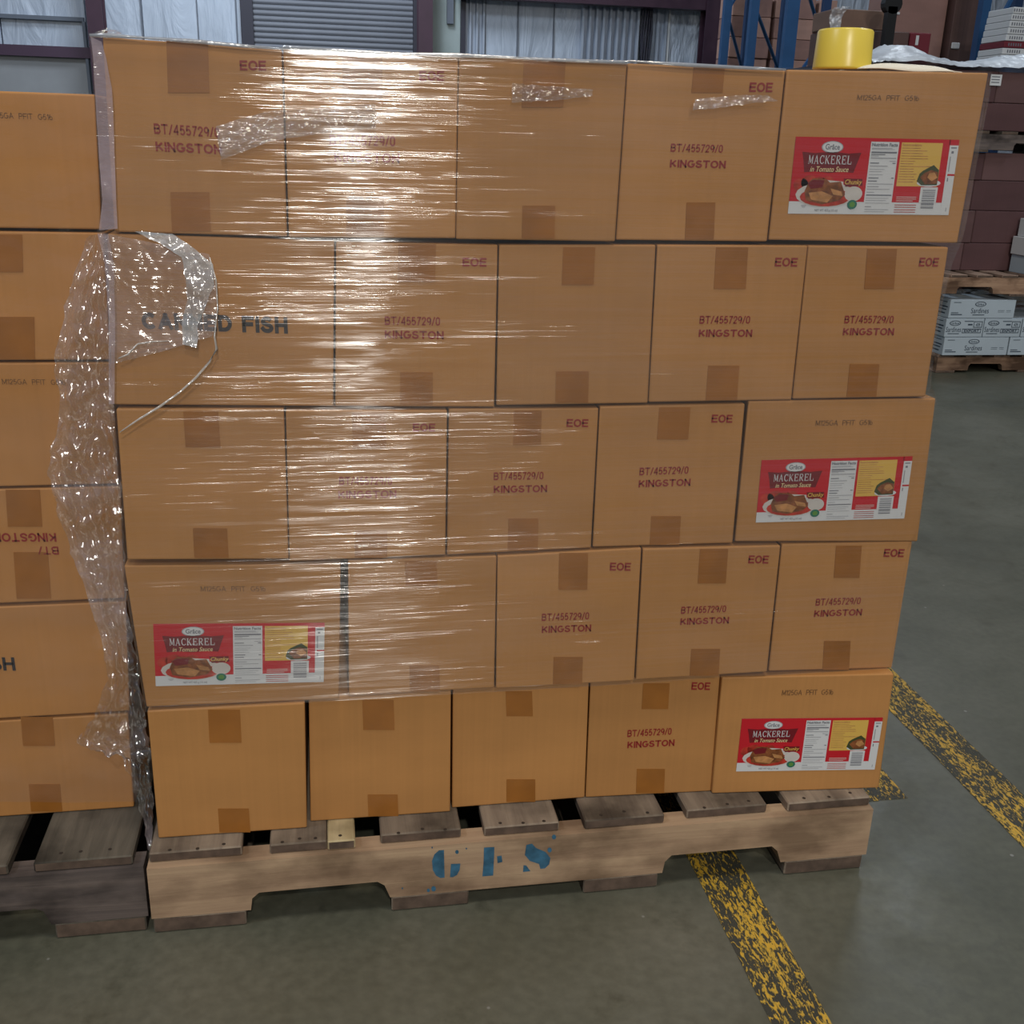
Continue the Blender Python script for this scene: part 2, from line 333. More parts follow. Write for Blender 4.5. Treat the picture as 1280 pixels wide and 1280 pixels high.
def ribs(x0, x1, n, name, deep=.06):
    mb = MB(); a, b = X18(x0), X18(x1); st = (b-a)/n
    for k in range(n):
        x = a+k*st
        P = [(x, .2), (x+st*.5, .2), (x+st*.6, .2-deep), (x+st*.9, .2-deep), (x+st, .2)]
        for (p, q), (r, s) in zip(P[:-1], P[1:]): mb.poly([(p, YB+q-.2, 0), (r, YB+s-.2, 0), (r, YB+s-.2, 6.4), (p, YB+q-.2, 6.4)])
    mb.flat = True; return mb.build(name, RIB, wb)
ribs(581, 606, 3, 'ribbed_sheet'); ribs(720, 797, 9, 'ribbed_sheet', .1); ribs(813, 833, 2, 'ribbed_sheet')
wpanel('insulation_panel', 606, 646, INS); wpanel('insulation_panel', 647, 691, INS); wpanel('insulation_panel', 692, 720, INS)
wpanel('seam', 605, 606.5, SEAM, y0=YB-.03, y1=YB-.001); wpanel('seam', 645.5, 647.5, SEAM, y0=YB-.03, y1=YB-.001); wpanel('seam', 690.5, 692, SEAM, y0=YB-.03, y1=YB-.001)
wpanel('insulation_panel', 836, 878, INS2); wpanel('batten', 833, 835.5, L_WHITE, y0=YB-.04)
wpanel('insulation_panel', 909, 1300, INS2)
cb = empty('cable_bundle', (X18(804), YB-.2, 0), 'dark cable bundle running up the ribbed back wall', 'cable bundle')
for k in range(5):
    x0 = X18(800)+k*.035
    MB().tube([(x0+.02*math.sin(q*1.7+k), YB-.13+.02*math.cos(q*2.1+k*2), q*.5) for q in range(13)], .018, 6).build('cable', DARKST, cb, True)
zb0 = Z18(700, 7)
be = MB().box((X18(541)+.35, YB-.45, zb0), (X18(880)-.05, YB-.2, zb0+.30)).build('eave_beam', MAROON, loc=(X18(700), YB-.3, zb0)); tag(be, 'maroon horizontal steel beam above the insulated panels', 'beam')

# floor lines
def paint():
    m, t, ns, ls, b = nt('worn_yellow_paint'); out = ns['Material Output']
    mp = mapped(ns, ls, (190, 62, 1), rnd=False); n = N(ns, 'ShaderNodeTexNoise', Scale=1.0, Detail=6.0, Roughness=.62, Distortion=.9); ls.new(mp.outputs[0], n.inputs['Vector'])
    mp2 = mapped(ns, ls, (26, 4, 1), rnd=False); n2 = N(ns, 'ShaderNodeTexNoise', Scale=1.0, Detail=3.0); ls.new(mp2.outputs[0], n2.inputs['Vector'])
    ad = N(ns, 'ShaderNodeMath', _operation='MULTIPLY_ADD'); ad.inputs[1].default_value = .45; ls.new(n2.outputs['Fac'], ad.inputs[0]); ls.new(n.outputs['Fac'], ad.inputs[2])
    r = ramp(ns, ls, ad.outputs[0], [(.74, (0, 0, 0)), (.775, (1, 1, 1))]); r0 = ramp(ns, ls, ad.outputs[0], [(.77, (.44, .30, .05)), (.84, (.62, .36, .03))])
    ls.new(r0.outputs[0], b.inputs['Base Color']); b.inputs['Roughness'].default_value = .5
    df = ns.new('ShaderNodeBsdfPrincipled'); df.inputs['Base Color'].default_value = (.062, .061, .05, 1); df.inputs['Roughness'].default_value = .5
    tr = ns.new('ShaderNodeBsdfTransparent'); m1 = ns.new('ShaderNodeMixShader'); m1.inputs[0].default_value = .33
    ls.new(tr.outputs[0], m1.inputs[1]); ls.new(df.outputs[0], m1.inputs[2])
    m2 = ns.new('ShaderNodeMixShader'); ls.new(r.outputs[0], m2.inputs[0]); ls.new(m1.outputs[0], m2.inputs[1]); ls.new(b.outputs[0], m2.inputs[2])
    ls.new(m2.outputs[0], out.inputs['Surface']); return m
PAINT = paint()
def fline(pts, label):
    c = sum((Vector((*p, 0)) for p in pts), Vector())/len(pts)
    mb = MB(); mb.prism([(0, 0)]*0 or [(0, 0), (1, 0), (0, 1)], 0, 1); mb = MB(); n = len(pts)
    mb.v = [Vector((*p, .0005)) for p in pts]+[Vector((*p, .0014)) for p in pts]
    mb.f = [list(range(n))[::-1], list(range(n, 2*n))]+[[i, (i+1) % n, n+(i+1) % n, n+i] for i in range(n)]; mb.i = [0]*(n+2)
    o = mb.build('floor_line', PAINT, loc=(c.x, c.y, 0)); tag(o, label, 'floor marking')
fline([(.905, .75), (.90, -.9), (.985, -.9), (.998, .75)], 'worn yellow painted floor line running under the front pallet toward the viewer')
fline([(1.52, -.9), (1.535, .66), (1.64, .66), (1.622, -.9)], 'worn yellow painted floor line right of the wrapped pallet load')
fline([(1.30, .135), (1.30, .9), (1.395, .9), (1.395, .135)], 'short worn yellow paint patch beside the right rear of the pallet')
fline([(1.70, .0), (1.70, .10), (1.71, .19), (1.78, .20), (1.78, .0)], 'worn yellow paint patch at the right edge of the photo')

# ------------------------------------------------------------------ pallets
SHADED_END_GRAIN = plain('shaded_end_grain', (.10, .068, .05), .85, var=.35, vscale=40)  # dark end grain, with the shade on front ends painted into its colour
def board(name, a, b, mat, parent, nails=None):
    d = Vector(((a[0]+b[0])/2, (a[1]+b[1])/2, (a[2]+b[2])/2))
    o = MB().cbox(a, b, .0022).build(name, [mat, SHADED_END_GRAIN], parent, loc=d)
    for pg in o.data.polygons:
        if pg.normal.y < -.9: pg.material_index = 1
    if nails:
        mb = MB()
        for x, y in nails:
            P = [(x+.003*math.cos(q*math.pi/4), y+.003*math.sin(q*math.pi/4)) for q in range(8)]
            mb.v += [Vector((p[0], p[1], b[2]+.0004)) for p in P]; mb.f.append(list(range(len(mb.v)-8, len(mb.v)))); mb.i.append(0)
        mb.flat = True; mb.build('nail_heads', NAIL, o, loc=d)
    return o
def stringer(x0, x1, y0, y1, zb, zt, notches, mat, parent, ztop=.062):
    pts = [(x0, zt), (x0, zb)]
    for a, b in notches:
        pts += [(a, zb), (a+.003, ztop-.012), (a+.014, ztop), (b-.02, ztop), (b-.009, ztop-.008), (b, zb)]
    pts += [(x1, zb), (x1, zt)]
    jit = random.Random(int(x0*1000)+int(y0*777))
    pts = [(x, z+(jit.uniform(-.0015, .0015) if zb < z < zt else 0)) for x, z in pts]
    d = Vector(((x0+x1)/2, (y0+y1)/2, (zb+zt)/2))
    # split into convex spans so that the notched outline triangulates cleanly
    mb = MB(); mb.prism(pts, y0, y1)
    return mb.build('stringer', mat, parent, loc=d)
PL = empty('wooden_pallet', (.6, .45, 0), 'light brown wooden pallet with blue stencilled letters under the wrapped load', 'pallet')
def xpx(px, z=.14):
    py = 1066+(px-186)*(1001.5-1066)/(1092.7-186); return at(px, py, Z=z).x
st = stringer(-.002, 1.206, -.052, -.014, .0285, .122, [(.150, .371), (.832, 1.046)], WOOD_X, PL)
stringer(-.002, 1.206, .44, .478, .0285, .122, [(.150, .371), (.832, 1.046)], WOOD_X, PL)
stringer(-.002, 1.206, .93, .968, .0285, .122, [(.150, .371), (.832, 1.046)], WOOD_X, PL)
for k, (a, b) in enumerate(((186, 302), (337, 408.5), (409.5, 444), (476, 577), (606, 700), (732, 832), (862, 963), (989, 1093))):
    x0, x1 = xpx(a), xpx(b)
    nl = [(x0+(x1-x0)*f, -.03+random.uniform(-.006, .006)) for f in (.22, .52, .8)] if b-a > 50 else [(x0+.02, -.03)]
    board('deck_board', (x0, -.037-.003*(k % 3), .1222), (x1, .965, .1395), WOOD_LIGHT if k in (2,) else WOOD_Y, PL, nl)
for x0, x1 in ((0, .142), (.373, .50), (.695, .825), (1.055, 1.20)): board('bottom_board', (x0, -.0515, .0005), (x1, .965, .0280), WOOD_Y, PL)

# stencil letters
mb = MB(); yS = -.0526
def done(n):
    global mb
    mb.flat = True; o = mb.build(n, BLUE_PAINT, st); mb = MB(); return o
def spoly(pts): mb.poly([at(x, y, Y=yS) for x, y in pts])
def R2(x, y): return (470+x/4, 940+y/4)
spoly([R2(*p) for p in ((340, 490), (315, 492), (292, 512), (280, 545), (284, 590), (300, 618), (322, 630), (343, 628))])
spoly([R2(*p) for p in ((375, 560), (422, 558), (418, 590), (405, 615), (385, 626), (370, 626))])
done('stencilled_letter')['label'] = 'blue stencilled letter G'
spoly([R2(*p) for p in ((540, 478), (592, 475), (590, 540), (586, 618), (532, 622), (538, 550))])
spoly([R2(*p) for p in ((605, 522), (628, 518), (632, 550), (608, 556))])
done('stencilled_letter')['label'] = 'blue stencilled letter F'
spoly([R2(*p) for p in ((752, 465), (780, 458), (800, 480), (848, 500), (872, 530), (866, 562), (845, 582), (822, 584), (815, 560), (770, 545), (744, 515))])
spoly([R2(*p) for p in ((738, 566), (752, 568), (772, 596), (735, 600))])
done('stencilled_letter')['label'] = 'blue stencilled letter S'
for cx, cy, r in ((890, 425, 11), (868, 490, 11), (281, 478, 4), (452, 483, 4), (132, 682, 4), (288, 684, 12), (262, 692, 8), (405, 500, 9)):
    spoly([R2(cx+r*math.cos(q*math.pi/4), cy+r*1.15*math.sin(q*math.pi/4)) for q in range(8)])
done('paint_specks')

PG = empty('wooden_pallet', (-.62, .45, 0), 'grey weathered wooden pallet under the left carton stack', 'pallet')
X1 = -.008; X0 = -1.22
for y0 in (-.044, .44, .93): stringer(X0, X1, y0, y0+.038, .0285, .122, [(-1.06, -.85), (-.372, -.152)], WOODG_X, PG)
for a, b in ((-.168, -.024), (-.342, -.205), (-.50, -.385), (-.655, -.545), (-.80, -.70), (-.96, -.85), (-1.11, -1.0), (-1.22, -1.13)):
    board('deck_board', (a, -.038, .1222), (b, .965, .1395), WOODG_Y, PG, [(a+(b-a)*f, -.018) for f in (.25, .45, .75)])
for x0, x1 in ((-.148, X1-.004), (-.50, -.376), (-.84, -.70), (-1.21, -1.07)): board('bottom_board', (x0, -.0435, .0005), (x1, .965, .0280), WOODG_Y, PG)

# ------------------------------------------------------------------ writing
_tc = {}
def _arc(cx, cy, rx, ry, a0, a1, n=7): return [(cx+rx*math.cos(math.radians(a0+(a1-a0)*k/n)), cy+ry*math.sin(math.radians(a0+(a1-a0)*k/n))) for k in range(n+1)]
_O = lambda w: _arc(w/2, .5, w/2, .5, 90, -270, 20)
GL = { # grotesque capitals and figures as centre lines (x in cap heights, y 0..1)
 'E': (.56, [[(.56,0),(0,0),(0,1),(.56,1)], [(0,.52),(.50,.52)]]), 'F': (.52, [[(0,0),(0,1),(.52,1)], [(0,.5),(.46,.5)]]),
 'O': (.74, [_O(.74)]), '0': (.46, [_arc(.23,.72,.23,.28,0,180,6)+_arc(.23,.28,.23,.28,180,360,6)+[(.46,.72)]]),
 'B': (.60, [[(.3,.53),(0,.53),(0,1),(.34,1)]+_arc(.34,.765,.22,.235,90,-90)+[(.3,.53)], [(0,.53),(0,0),(.36,0)]+_arc(.36,.265,.24,.265,-90,90)+[(.3,.53)]]),
 'T': (.62, [[(0,1),(.62,1)], [(.31,1),(.31,0)]]), '/': (.30, [[(0,-.02),(.30,1.02)]]), 'I': (.0, [[(0,0),(0,1)]]),
 '4': (.50, [[(.5,.26),(0,.26),(.36,1),(.38,1),(.38,0)]]), '5': (.46, [[(.42,1),(.08,1),(.02,.5)]+_arc(.22,.31,.24,.31,120,-150,9)]),
 '7': (.46, [[(0,1),(.46,1),(.26,.5),(.14,0)]]), '2': (.46, [_arc(.23,.73,.23,.27,170,-30,7)+[(.02,0),(.46,0)]]), '1': (.22, [[(0,.76),(.2,1),(.2,0)]]),
 '9': (.46, [_arc(.23,.69,.23,.31,0,360,12)+_arc(.2,.4,.26,.4,0,-75,5)]), '6': (.46, [_arc(.23,.31,.23,.31,180,-180,12)+_arc(.26,.6,.26,.4,180,105,5)]),
 'K': (.60, [[(0,0),(0,1)], [(0,.36),(.57,1)], [(.2,.57),(.6,0)]]), 'N': (.58, [[(0,0),(0,1),(.58,0),(.58,1)]]), 'H': (.58, [[(0,0),(0,1)], [(.58,0),(.58,1)], [(0,.52),(.58,.52)]]),
 'G': (.70, [_arc(.36,.5,.36,.5,48,330,12)+[(.70,.46),(.40,.46)]]), 'C': (.68, [_arc(.36,.5,.36,.5,42,318,12)]),
 'S': (.56, [_arc(.28,.76,.26,.24,20,215,7)+[(.28,.52)]+_arc(.28,.25,.28,.25,55,-165,8)]), 'D': (.62, [[(0,0),(0,1),(.26,1)]+_arc(.26,.5,.36,.5,80,-80,9)+[(.26,0),(0,0)]]),
 'A': (.66, [[(0,0),(.33,1),(.66,0)], [(.12,.32),(.54,.32)]]), 'M': (.70, [[(0,0),(0,1),(.35,.12),(.70,1),(.70,0)]]), 'P': (.56, [[(0,0),(0,1),(.34,1)]+_arc(.34,.74,.22,.26,90,-90)+[(0,.48)]]),
 'Q': (.74, [_O(.74), [(.45,.22),(.74,-.02)]]), ' ': (.22, [])}
def split_sharp(P):
    out = []; cur = [P[0]]
    for k in range(1, len(P)):
        cur.append(P[k])
        if k < len(P)-1:
            a = (P[k][0]-P[k-1][0], P[k][1]-P[k-1][1]); b = (P[k+1][0]-P[k][0], P[k+1][1]-P[k][1])
            if (a[0]*b[0]+a[1]*b[1])/((math.hypot(*a)*math.hypot(*b)) or 1) < -.15: out.append(cur); cur = [P[k]]
    out.append(cur); return out
def stroke_text(s, t):
    V = []; F = []; x = 0
    for ch in s:
        w, lines = GL[ch]
        for ln in [q for l0 in lines for q in split_sharp(l0)]:
            closed = math.hypot(ln[0][0]-ln[-1][0], ln[0][1]-ln[-1][1]) < 1e-4
            P = [(x+t/2+px, t/2+py*(1-t)) for px, py in ln]; n = len(P); L = []; R = []
            for k in range(n):
                a = P[k-1] if k else (P[-2] if closed else None); c = P[k+1] if k < n-1 else (P[1] if closed else None); p = P[k]
                def nrm(u, v):
                    d = math.hypot(v[0]-u[0], v[1]-u[1]) or 1; return (-(v[1]-u[1])/d, (v[0]-u[0])/d)
                na = nrm(a, p) if a else nrm(p, c); nc = nrm(p, c) if c else na
                mx_, my_ = na[0]+nc[0], na[1]+nc[1]; d = mx_*mx_+my_*my_
                if d < .3: mx_, my_, d = na[0], na[1], 2
                sc = 2/d*t/2 if d > .5 else t/2
                sc = min(sc, .85*t); ex = (0, 0)
                if not closed and k == 0: ex = (-(c[0]-p[0]), -(c[1]-p[1]))
                if not closed and k == n-1: ex = (p[0]-a[0], p[1]-a[1])
                L.append((p[0]+mx_*sc, p[1]+my_*sc)); R.append((p[0]-mx_*sc, p[1]-my_*sc))
            if not closed:   # butt ends reach the cap line
                for e, q in ((0, 1), (n-1, n-2)):
                    d = math.hypot(P[e][0]-P[q][0], P[e][1]-P[q][1]) or 1; u = ((P[e][0]-P[q][0])/d*t*.5, (P[e][1]-P[q][1])/d*t*.5)
                    if abs(u[1]) > abs(u[0])*1.2 or ch in 'EFT': L[e] = (L[e][0]+u[0], L[e][1]+u[1]); R[e] = (R[e][0]+u[0], R[e][1]+u[1])
            b = len(V); V += L+R
            for k in range(n-1): F.append([b+k, b+k+1, b+n+k+1, b+n+k])
        x += w+t+.085
    return V, F
def tmesh(s, bold=.02, space=1.0, shear=0):
    key = (s, bold, space, shear)
    if key in _tc: return _tc[key]
    if all(ch in GL for ch in s):
        V, F = stroke_text(s, .245 if bold >= .05 else .205 if bold >= .018 else .165 if bold > 0 else .11)
        xs = [v[0] for v in V]; x0, x1 = min(xs), max(xs)
        _tc[key] = ([((x-x0)/(x1-x0), min(1.02, max(-.02, y))) for x, y in V], F); return _tc[key]
    cu = bpy.data.curves.new('t', 'FONT'); cu.body = s; cu.offset = bold; cu.space_character = space; cu.shear = shear; cu.resolution_u = 3
    ob = bpy.data.objects.new('t', cu); COL.objects.link(ob)
    bpy.context.view_layer.update()
    ev = ob.evaluated_get(bpy.context.evaluated_depsgraph_get()); me = ev.to_mesh()
    V = [(v.co.x, v.co.y) for v in me.vertices]; F = [list(p.vertices) for p in me.polygons]; ev.to_mesh_clear()
    bpy.data.objects.remove(ob); bpy.data.curves.remove(cu)
    xs = [v[0] for v in V]; ys = [v[1] for v in V]; x0, x1, y0, y1 = min(xs), max(xs), min(ys), max(ys)
    V = [((x-x0)/(x1-x0), (y-y0)/(y1-y0)) for x, y in V]
    _tc[key] = (V, F); return V, F
# serif capitals for the can label, drawn as strokes (x0,y0,x1,y1,width)
SER = {
 'M': [(.12, 0, .12, 1, .07), (.14, 1, .5, .12, .15), (.5, .12, .86, 1, .07), (.86, 0, .86, 1, .16), (0, .03, .24, .03, .06), (.72, .03, 1, .03, .06), (0, .97, .16, .97, .06), (.84, .97, 1, .97, .06)],
 'A': [(.12, 0, .5, 1, .08), (.48, 1, .86, 0, .16), (.26, .34, .72, .34, .07), (0, .03, .26, .03, .06), (.7, .03, 1, .03, .06)],
 'C': [(.9, .78, .7, .93, .09), (.72, .95, .4, .95, .09), (.42, .95, .18, .75, .13), (.18, .77, .12, .5, .17), (.12, .5, .18, .23, .17), (.18, .25, .42, .05, .13), (.4, .05, .72, .05, .09), (.7, .07, .92, .22, .09), (.88, 1, .9, .68, .06)],
 'K': [(.16, 0, .16, 1, .17), (.22, .45, .82, .97, .07), (.36, .58, .82, .02, .16), (0, .03, .32, .03, .06), (0, .97, .32, .97, .06), (.66, .03, 1, .03, .06), (.64, .97, .96, .97, .06)],
 'E': [(.2, 0, .2, 1, .18), (.04, .96, .88, .96, .08), (.2, .52, .66, .52, .08), (.04, .04, .92, .04, .08), (.88, 1, .88, .74, .07), (.66, .66, .66, .38, .07), (.92, 0, .92, .28, .07)],
 'R': [(.18, 0, .18, 1, .17), (.04, .96, .58, .96, .08), (.56, .97, .78, .84, .13), (.77, .88, .77, .62, .15), (.78, .66, .56, .5, .12), (.2, .5, .6, .5, .08), (.42, .5, .86, 0, .16), (0, .03, .34, .03, .06), (.8, .03, 1, .03, .06)],
 'L': [(.2, 0, .2, 1, .18), (.02, .97, .38, .97, .06), (.04, .04, .9, .04, .08), (.9, 0, .9, .34, .07)]}
def serif_polys(s):
    out = []; n = len(s); w = 1/n
    for k, ch in enumerate(s):
        for x0, y0, x1, y1, t in SER[ch]:
            dx, dy = x1-x0, y1-y0; L = math.hypot(dx, dy); nx, ny = -dy/L*t/2, dx/L*t/2
            out.append([((k+.04+.86*(px))*w, py) for px, py in ((x0+nx, y0+ny), (x1+nx, y1+ny), (x1-nx, y1-ny), (x0-nx, y0-ny))])
    return out
class Face:
    """flat printed matter laid on a carton's front face"""
    def __init__(s, TL, TR, BR, BL):
        s.c = (TL, TR, BR, BL); s.N = (TR-TL).cross(BL-TL).normalized()
        if s.N.y > 0: s.N = -s.N
    def px(s, x, y, off=.0006): return on_plane(x, y, s.c[0], s.N)+s.N*off
def put_text(face, s, x0, y0, x1, y1, hpx, mat, parent, bold=.02, name='printed_text', off=.0009, jitter=0, flip=False):
    """baseline from pixel (x0,y0) to (x1,y1), height hpx"""
    V, F = tmesh(s, bold)
    A = face.px(x0, y0, off); B = face.px(x1, y1, off); T = face.px(x0, y0-hpx, off); up = Vector((0, 0, (T-A).length))
    right = B-A
    if flip: A = A+right+up; right = -right; up = -up
    o = link(name, [A+right*v[0]+up*v[1] for v in V], F, mat, parent); o['label'] = 'printed text reading '+s if not flip else 'upside-down printed text reading '+s
    return o
def put_rect(face, x0, y0, x1, y1, mat, parent, name='tape', off=.0009, skew=0, thick=.0006):
    q = [face.px(x0, y0, off), face.px(x1, y0, off), face.px(x1+skew, y1, off), face.px(x0+skew, y1, off)]
    q2 = [p-face.N*thick for p in q]
    return MB().hexa(q, q2).build(name, mat, parent)
def ell(cx, cy, rx, ry, n=18, a0=0, a1=2*math.pi):
    return [(cx+rx*math.cos(a0+(a1-a0)*k/n), cy+ry*math.sin(a0+(a1-a0)*k/n)) for k in range(n)]
def put_label(face, TL, TR, BR, BL, parent):
    P = [face.px(*q, off=0) for q in (TL, TR, BR, BL)]
    def uv(u, v, layer): 
        a = P[0].lerp(P[1], u); b = P[3].lerp(P[2], u); return a.lerp(b, v)+face.N*(.0008+.00016*layer)
    mb = MB(); mb.flat = True
    def poly(pts, mi, layer): mb.poly([uv(u, v, layer) for u, v in pts], mi)
    def rect(u0, v0, u1, v1, mi, layer): poly([(u0, v0), (u1, v0), (u1, v1), (u0, v1)], mi, layer)
    def text(s, u0, v0, u1, v1, mi, layer, bold=.01, shear=0):
        V, F = tmesh(s, bold, 1, shear); n = len(mb.v); mb.v += [uv(u0+(u1-u0)*x, v1+(v0-v1)*y, layer) for x, y in V]
        for f in F: mb.f.append([n+i for i in f]); mb.i.append(mi)
    rect(0, 0, 1, 1, 0, 0)
    rect(0, 0, .457, .835, 1, 1); rect(.457, 0, .945, .045, 1, 1); rect(.63, .045, .945, .835, 1, 1); rect(.94, 0, 1, .075, 1, 1)
    rect(.80, .63, .908, .835, 0, 2)
    # brand oval and banner
    poly(ell(.226, .125, .066, .078), 12, 2); poly(ell(.226, .125, .060, .068), 0, 3)
    text('Gr\u00e2ce', .183, .085, .27, .158, 3, 4, .02)
    poly([(.048, .19), (.12, .205), (.23, .185), (.33, .205), (.405, .19), (.39, .30), (.37, .455), (.30, .44), (.22, .46), (.14, .44), (.072, .455), (.06, .30)], 2, 2)
    for pl in serif_polys('MACKEREL'):
        mb.poly([uv(.088+(.355-.088)*x, .345-(.345-.232)*y, 4) for x, y in pl], 0)
    text('in Tomato Sauce', .105, .375, .338, .445, 9, 4, .006, .25)
    # tomatoes, plate, fish, rice
    for cx, cy, r in ((.06, .62, .045), (.11, .59, .05), (.17, .60, .045), (.22, .58, .04)): poly(ell(cx, cy, r, r*2), 10, 2)
    poly(ell(.215, .745, .182, .165), 8, 3); poly(ell(.215, .775, .155, .125), 10, 4)
    poly([(.20, .55), (.315, .57), (.325, .70), (.20, .66)], 8, 5)
    poly([(.085, .70), (.105, .58), (.13, .53), (.21, .54), (.235, .585), (.30, .57), (.335, .74), (.30, .82), (.20, .87), (.10, .82)], 5, 6)
    poly([(.10, .60), (.13, .55), (.20, .555), (.19, .65), (.12, .67)], 2, 7)
    poly([(.11, .72), (.19, .70), (.26, .76), (.23, .85), (.13, .81)], 6, 7); poly([(.24, .66), (.31, .70), (.32, .76), (.26, .74)], 6, 7)
    poly([(.315, .53), (.43, .53), (.435, .62), (.33, .635)], 2, 5); text('Chunky', .325, .54, .43, .625, 4, 6, .015, .2)
    poly(ell(.385, .73, .055, .10), 8, 5); poly(ell(.385, .87, .030, .062), 13, 6); poly(ell(.385, .87, .017, .036), 7, 7)
    text('NET WT 425 g (15 oz)', .16, .935, .30, .975, 3, 2, .01)
    rect(.075, .885, .105, .895, 12, 2); rect(.08, .905, .10, .913, 12, 2)
    # nutrition panel
    text('Nutrition Facts', .464, .06, .622, .105, 3, 3, .03)
    for k, (v, h, a, b, mi) in enumerate(((.125, .008, 0, .8, 12), (.14, .006, 0, .9, 12), (.172, .02, 0, 1, 3), (.205, .01, 0, .55, 3), (.225, .008, 0, .3, 12), (.25, .012, 0, 1, 12), (.29, .008, .75, 1, 12),
        (.315, .012, 0, .35, 3), (.315, .012, .88, 1, 3), (.355, .01, 0, .7, 12), (.40, .006, 0, .6, 12), (.43, .006, 0, .5, 12), (.47, .006, 0, .55, 12), (.51, .012, 0, .4, 3), (.51, .012, .9, 1, 3), (.55, .012, 0, .35, 3), (.59, .008, 0, 1, 12),
        (.625, .01, 0, .45, 12), (.66, .008, 0, .9, 12), (.70, .008, 0, .3, 12), (.735, .014, 0, 1, 3), (.78, .006, 0, .9, 12), (.81, .006, 0, .8, 12), (.845, .006, 0, .95, 12), (.89, .012, 0, .25, 12), (.93, .008, 0, .95, 12), (.96, .006, 0, .8, 12))):
        u0 = .466; u1 = .622; rect(u0+(u1-u0)*a, v, u0+(u1-u0)*b, v+h, mi, 3)
    # recipe panel
    rect(.645, .048, .90, .62, 4, 2); text('Recommendations', .652, .06, .77, .095, 6, 3, .02)
    rg = random.Random(3)
    for k in range(14): 
        v = .115+k*.034; rect(.652, v, .652+rg.uniform(.08, .22 if k < 8 else .11), v+.009, 6, 3)
    poly(ell(.845, .575, .075, .05, 14), 0, 3); poly([(.768, .55), (.78, .45), (.80, .41), (.84, .36), (.862, .335), (.885, .38), (.898, .40), (.898, .60), (.80, .605)], 11, 4)
    poly([(.785, .50), (.81, .44), (.85, .40), (.895, .43), (.895, .58), (.82, .59)], 5, 5); poly([(.84, .44), (.87, .43), (.895, .50), (.86, .55), (.83, .50)], 6, 6)
    for v in (.76, .785, .81): rect(.655, v, .76+(.02 if v < .8 else 0), v+.008, 8, 3)
    for v in (.865, .895, .93, .96): rect(.65, v, .785, v+.009, 10, 3)
    vv = .66
    for h, mi in ((.03, 12), (.012, 3), (.02, 12), (.018, 3), (.03, 12), (.02, 3), (.012, 12), (.025, 3), (.015, 12), (.02, 3)): rect(.815, vv, .895, vv+h*.75, mi, 4); vv += h+.006
    # right hand strip
    rect(.945, .075, 1, .835, 0, 2); rect(.945, .835, 1, 1, 0, 2); rect(.955, .10, .99, .115, 3, 3); rect(.96, .15, .975, .18, 3, 3); rect(.955, .22, .962, .42, 12, 3); rect(.955, .45, 1, .475, 1, 3); rect(.957, .50, .963, .55, 3, 3)
    rect(.975, .90, .98, .95, 12, 3)
    o = mb.build('product_label', LABELMATS, parent); o['label'] = 'red and white product label reading MACKEREL in Tomato Sauce'
    return o

# ------------------------------------------------------------------ main load of cartons
def carton(TL, TR, BR, BL, depth, mat, label, cat='carton', group=None, name='carton', bev=.0028, yaw=(0, 0)):
    c = (BR+BL)/2+Vector((0, depth/2, 0)); e = empty(name, c, label, cat, group)
    back = [p+Vector((0, depth, 0)) for p in (TL, TR, BR, BL)]
    bm = bmesh.new(); vs = [bm.verts.new(p-c) for p in (TL, TR, BR, BL)]+[bm.verts.new(p-c) for p in back]
    for q in ((3,2,1,0),(4,5,6,7),(0,1,5,4),(2,3,7,6),(1,2,6,5),(3,0,4,7)): bm.faces.new([vs[k] for k in q])
    bmesh.ops.recalc_face_normals(bm, faces=bm.faces)
    bmesh.ops.bevel(bm, geom=bm.edges[:], offset=bev, segments=3, profile=.6, affect='EDGES')
    me = bpy.data.meshes.new('body'); bm.to_mesh(me); bm.free(); me.materials.append(mat)
    me.polygons.foreach_set('use_smooth', [len(p.vertices) != 4 or p.area < .002 for p in me.polygons])
    o = bpy.data.objects.new('body', me); COL.objects.link(o); o.parent = e
    return e, Face(TL, TR, BR, BL)
ROWS = [
[('e',(128,46),(352,62),(359,296),(143,290)),('e',(354,62),(573,69),(569.5,298),(361,297)),('e',(574,69),(784,79),(769,302),(570,299)),('e',(785,79),(982,88),(959,302),(770,300)),('l',(984,87),(1236,91),(1197,304),(961,300))],
[('l',(134,292),(418,301),(416.5,508),(140,506)),('e',(420,302),(622.5,306),(618,509),(419,508)),('e',(624,306),(820,306),(810,504),(620.5,507)),('e',(822,306),(1010,307),(989.5,500),(811,503)),('e',(1011,307),(1186,309),(1157,496),(991,499))],
[('e',(145,511),(355,511),(361,699),(159,700)),('e',(357,513),(559,513),(557,694),(362,702)),('e',(561,511),(748.5,510),(739,685),(558.5,694)),('e',(750,508),(931.5,504.5),(916,679),(741,684)),('l',(936,501.5),(1170,498),(1147,677),(919,677))],
[('l',(155,707),(426,705),(424,874),(183,884)),('e',(435,701),(621,695),(618,860),(436,870)),('e',(622,695),(802,685),(793,851),(620,861)),('e',(804,686),(976,682),(959,840),(795,850)),('e',(977.6,680),(1140.6,677),(1115,835),(961,839))],
[('e',(184,890),(381,880),(383.6,1034.8),(198,1048)),('e',(386,877),(563.8,865),(562.8,1014.6),(388,1027)),('e',(566,865),(736,857),(731,997),(565,1010)),('e',(738,856),(900,847),(888.6,989),(732,997)),('l',(903,845),(1119,835),(1098.6,985),(890,992))]]
ROWN = ['top row', 'second row from the top', 'middle row', 'fourth row from top', 'bottom row']
POS = ['leftmost', 'second from left', 'centre', 'fourth from left', 'rightmost']
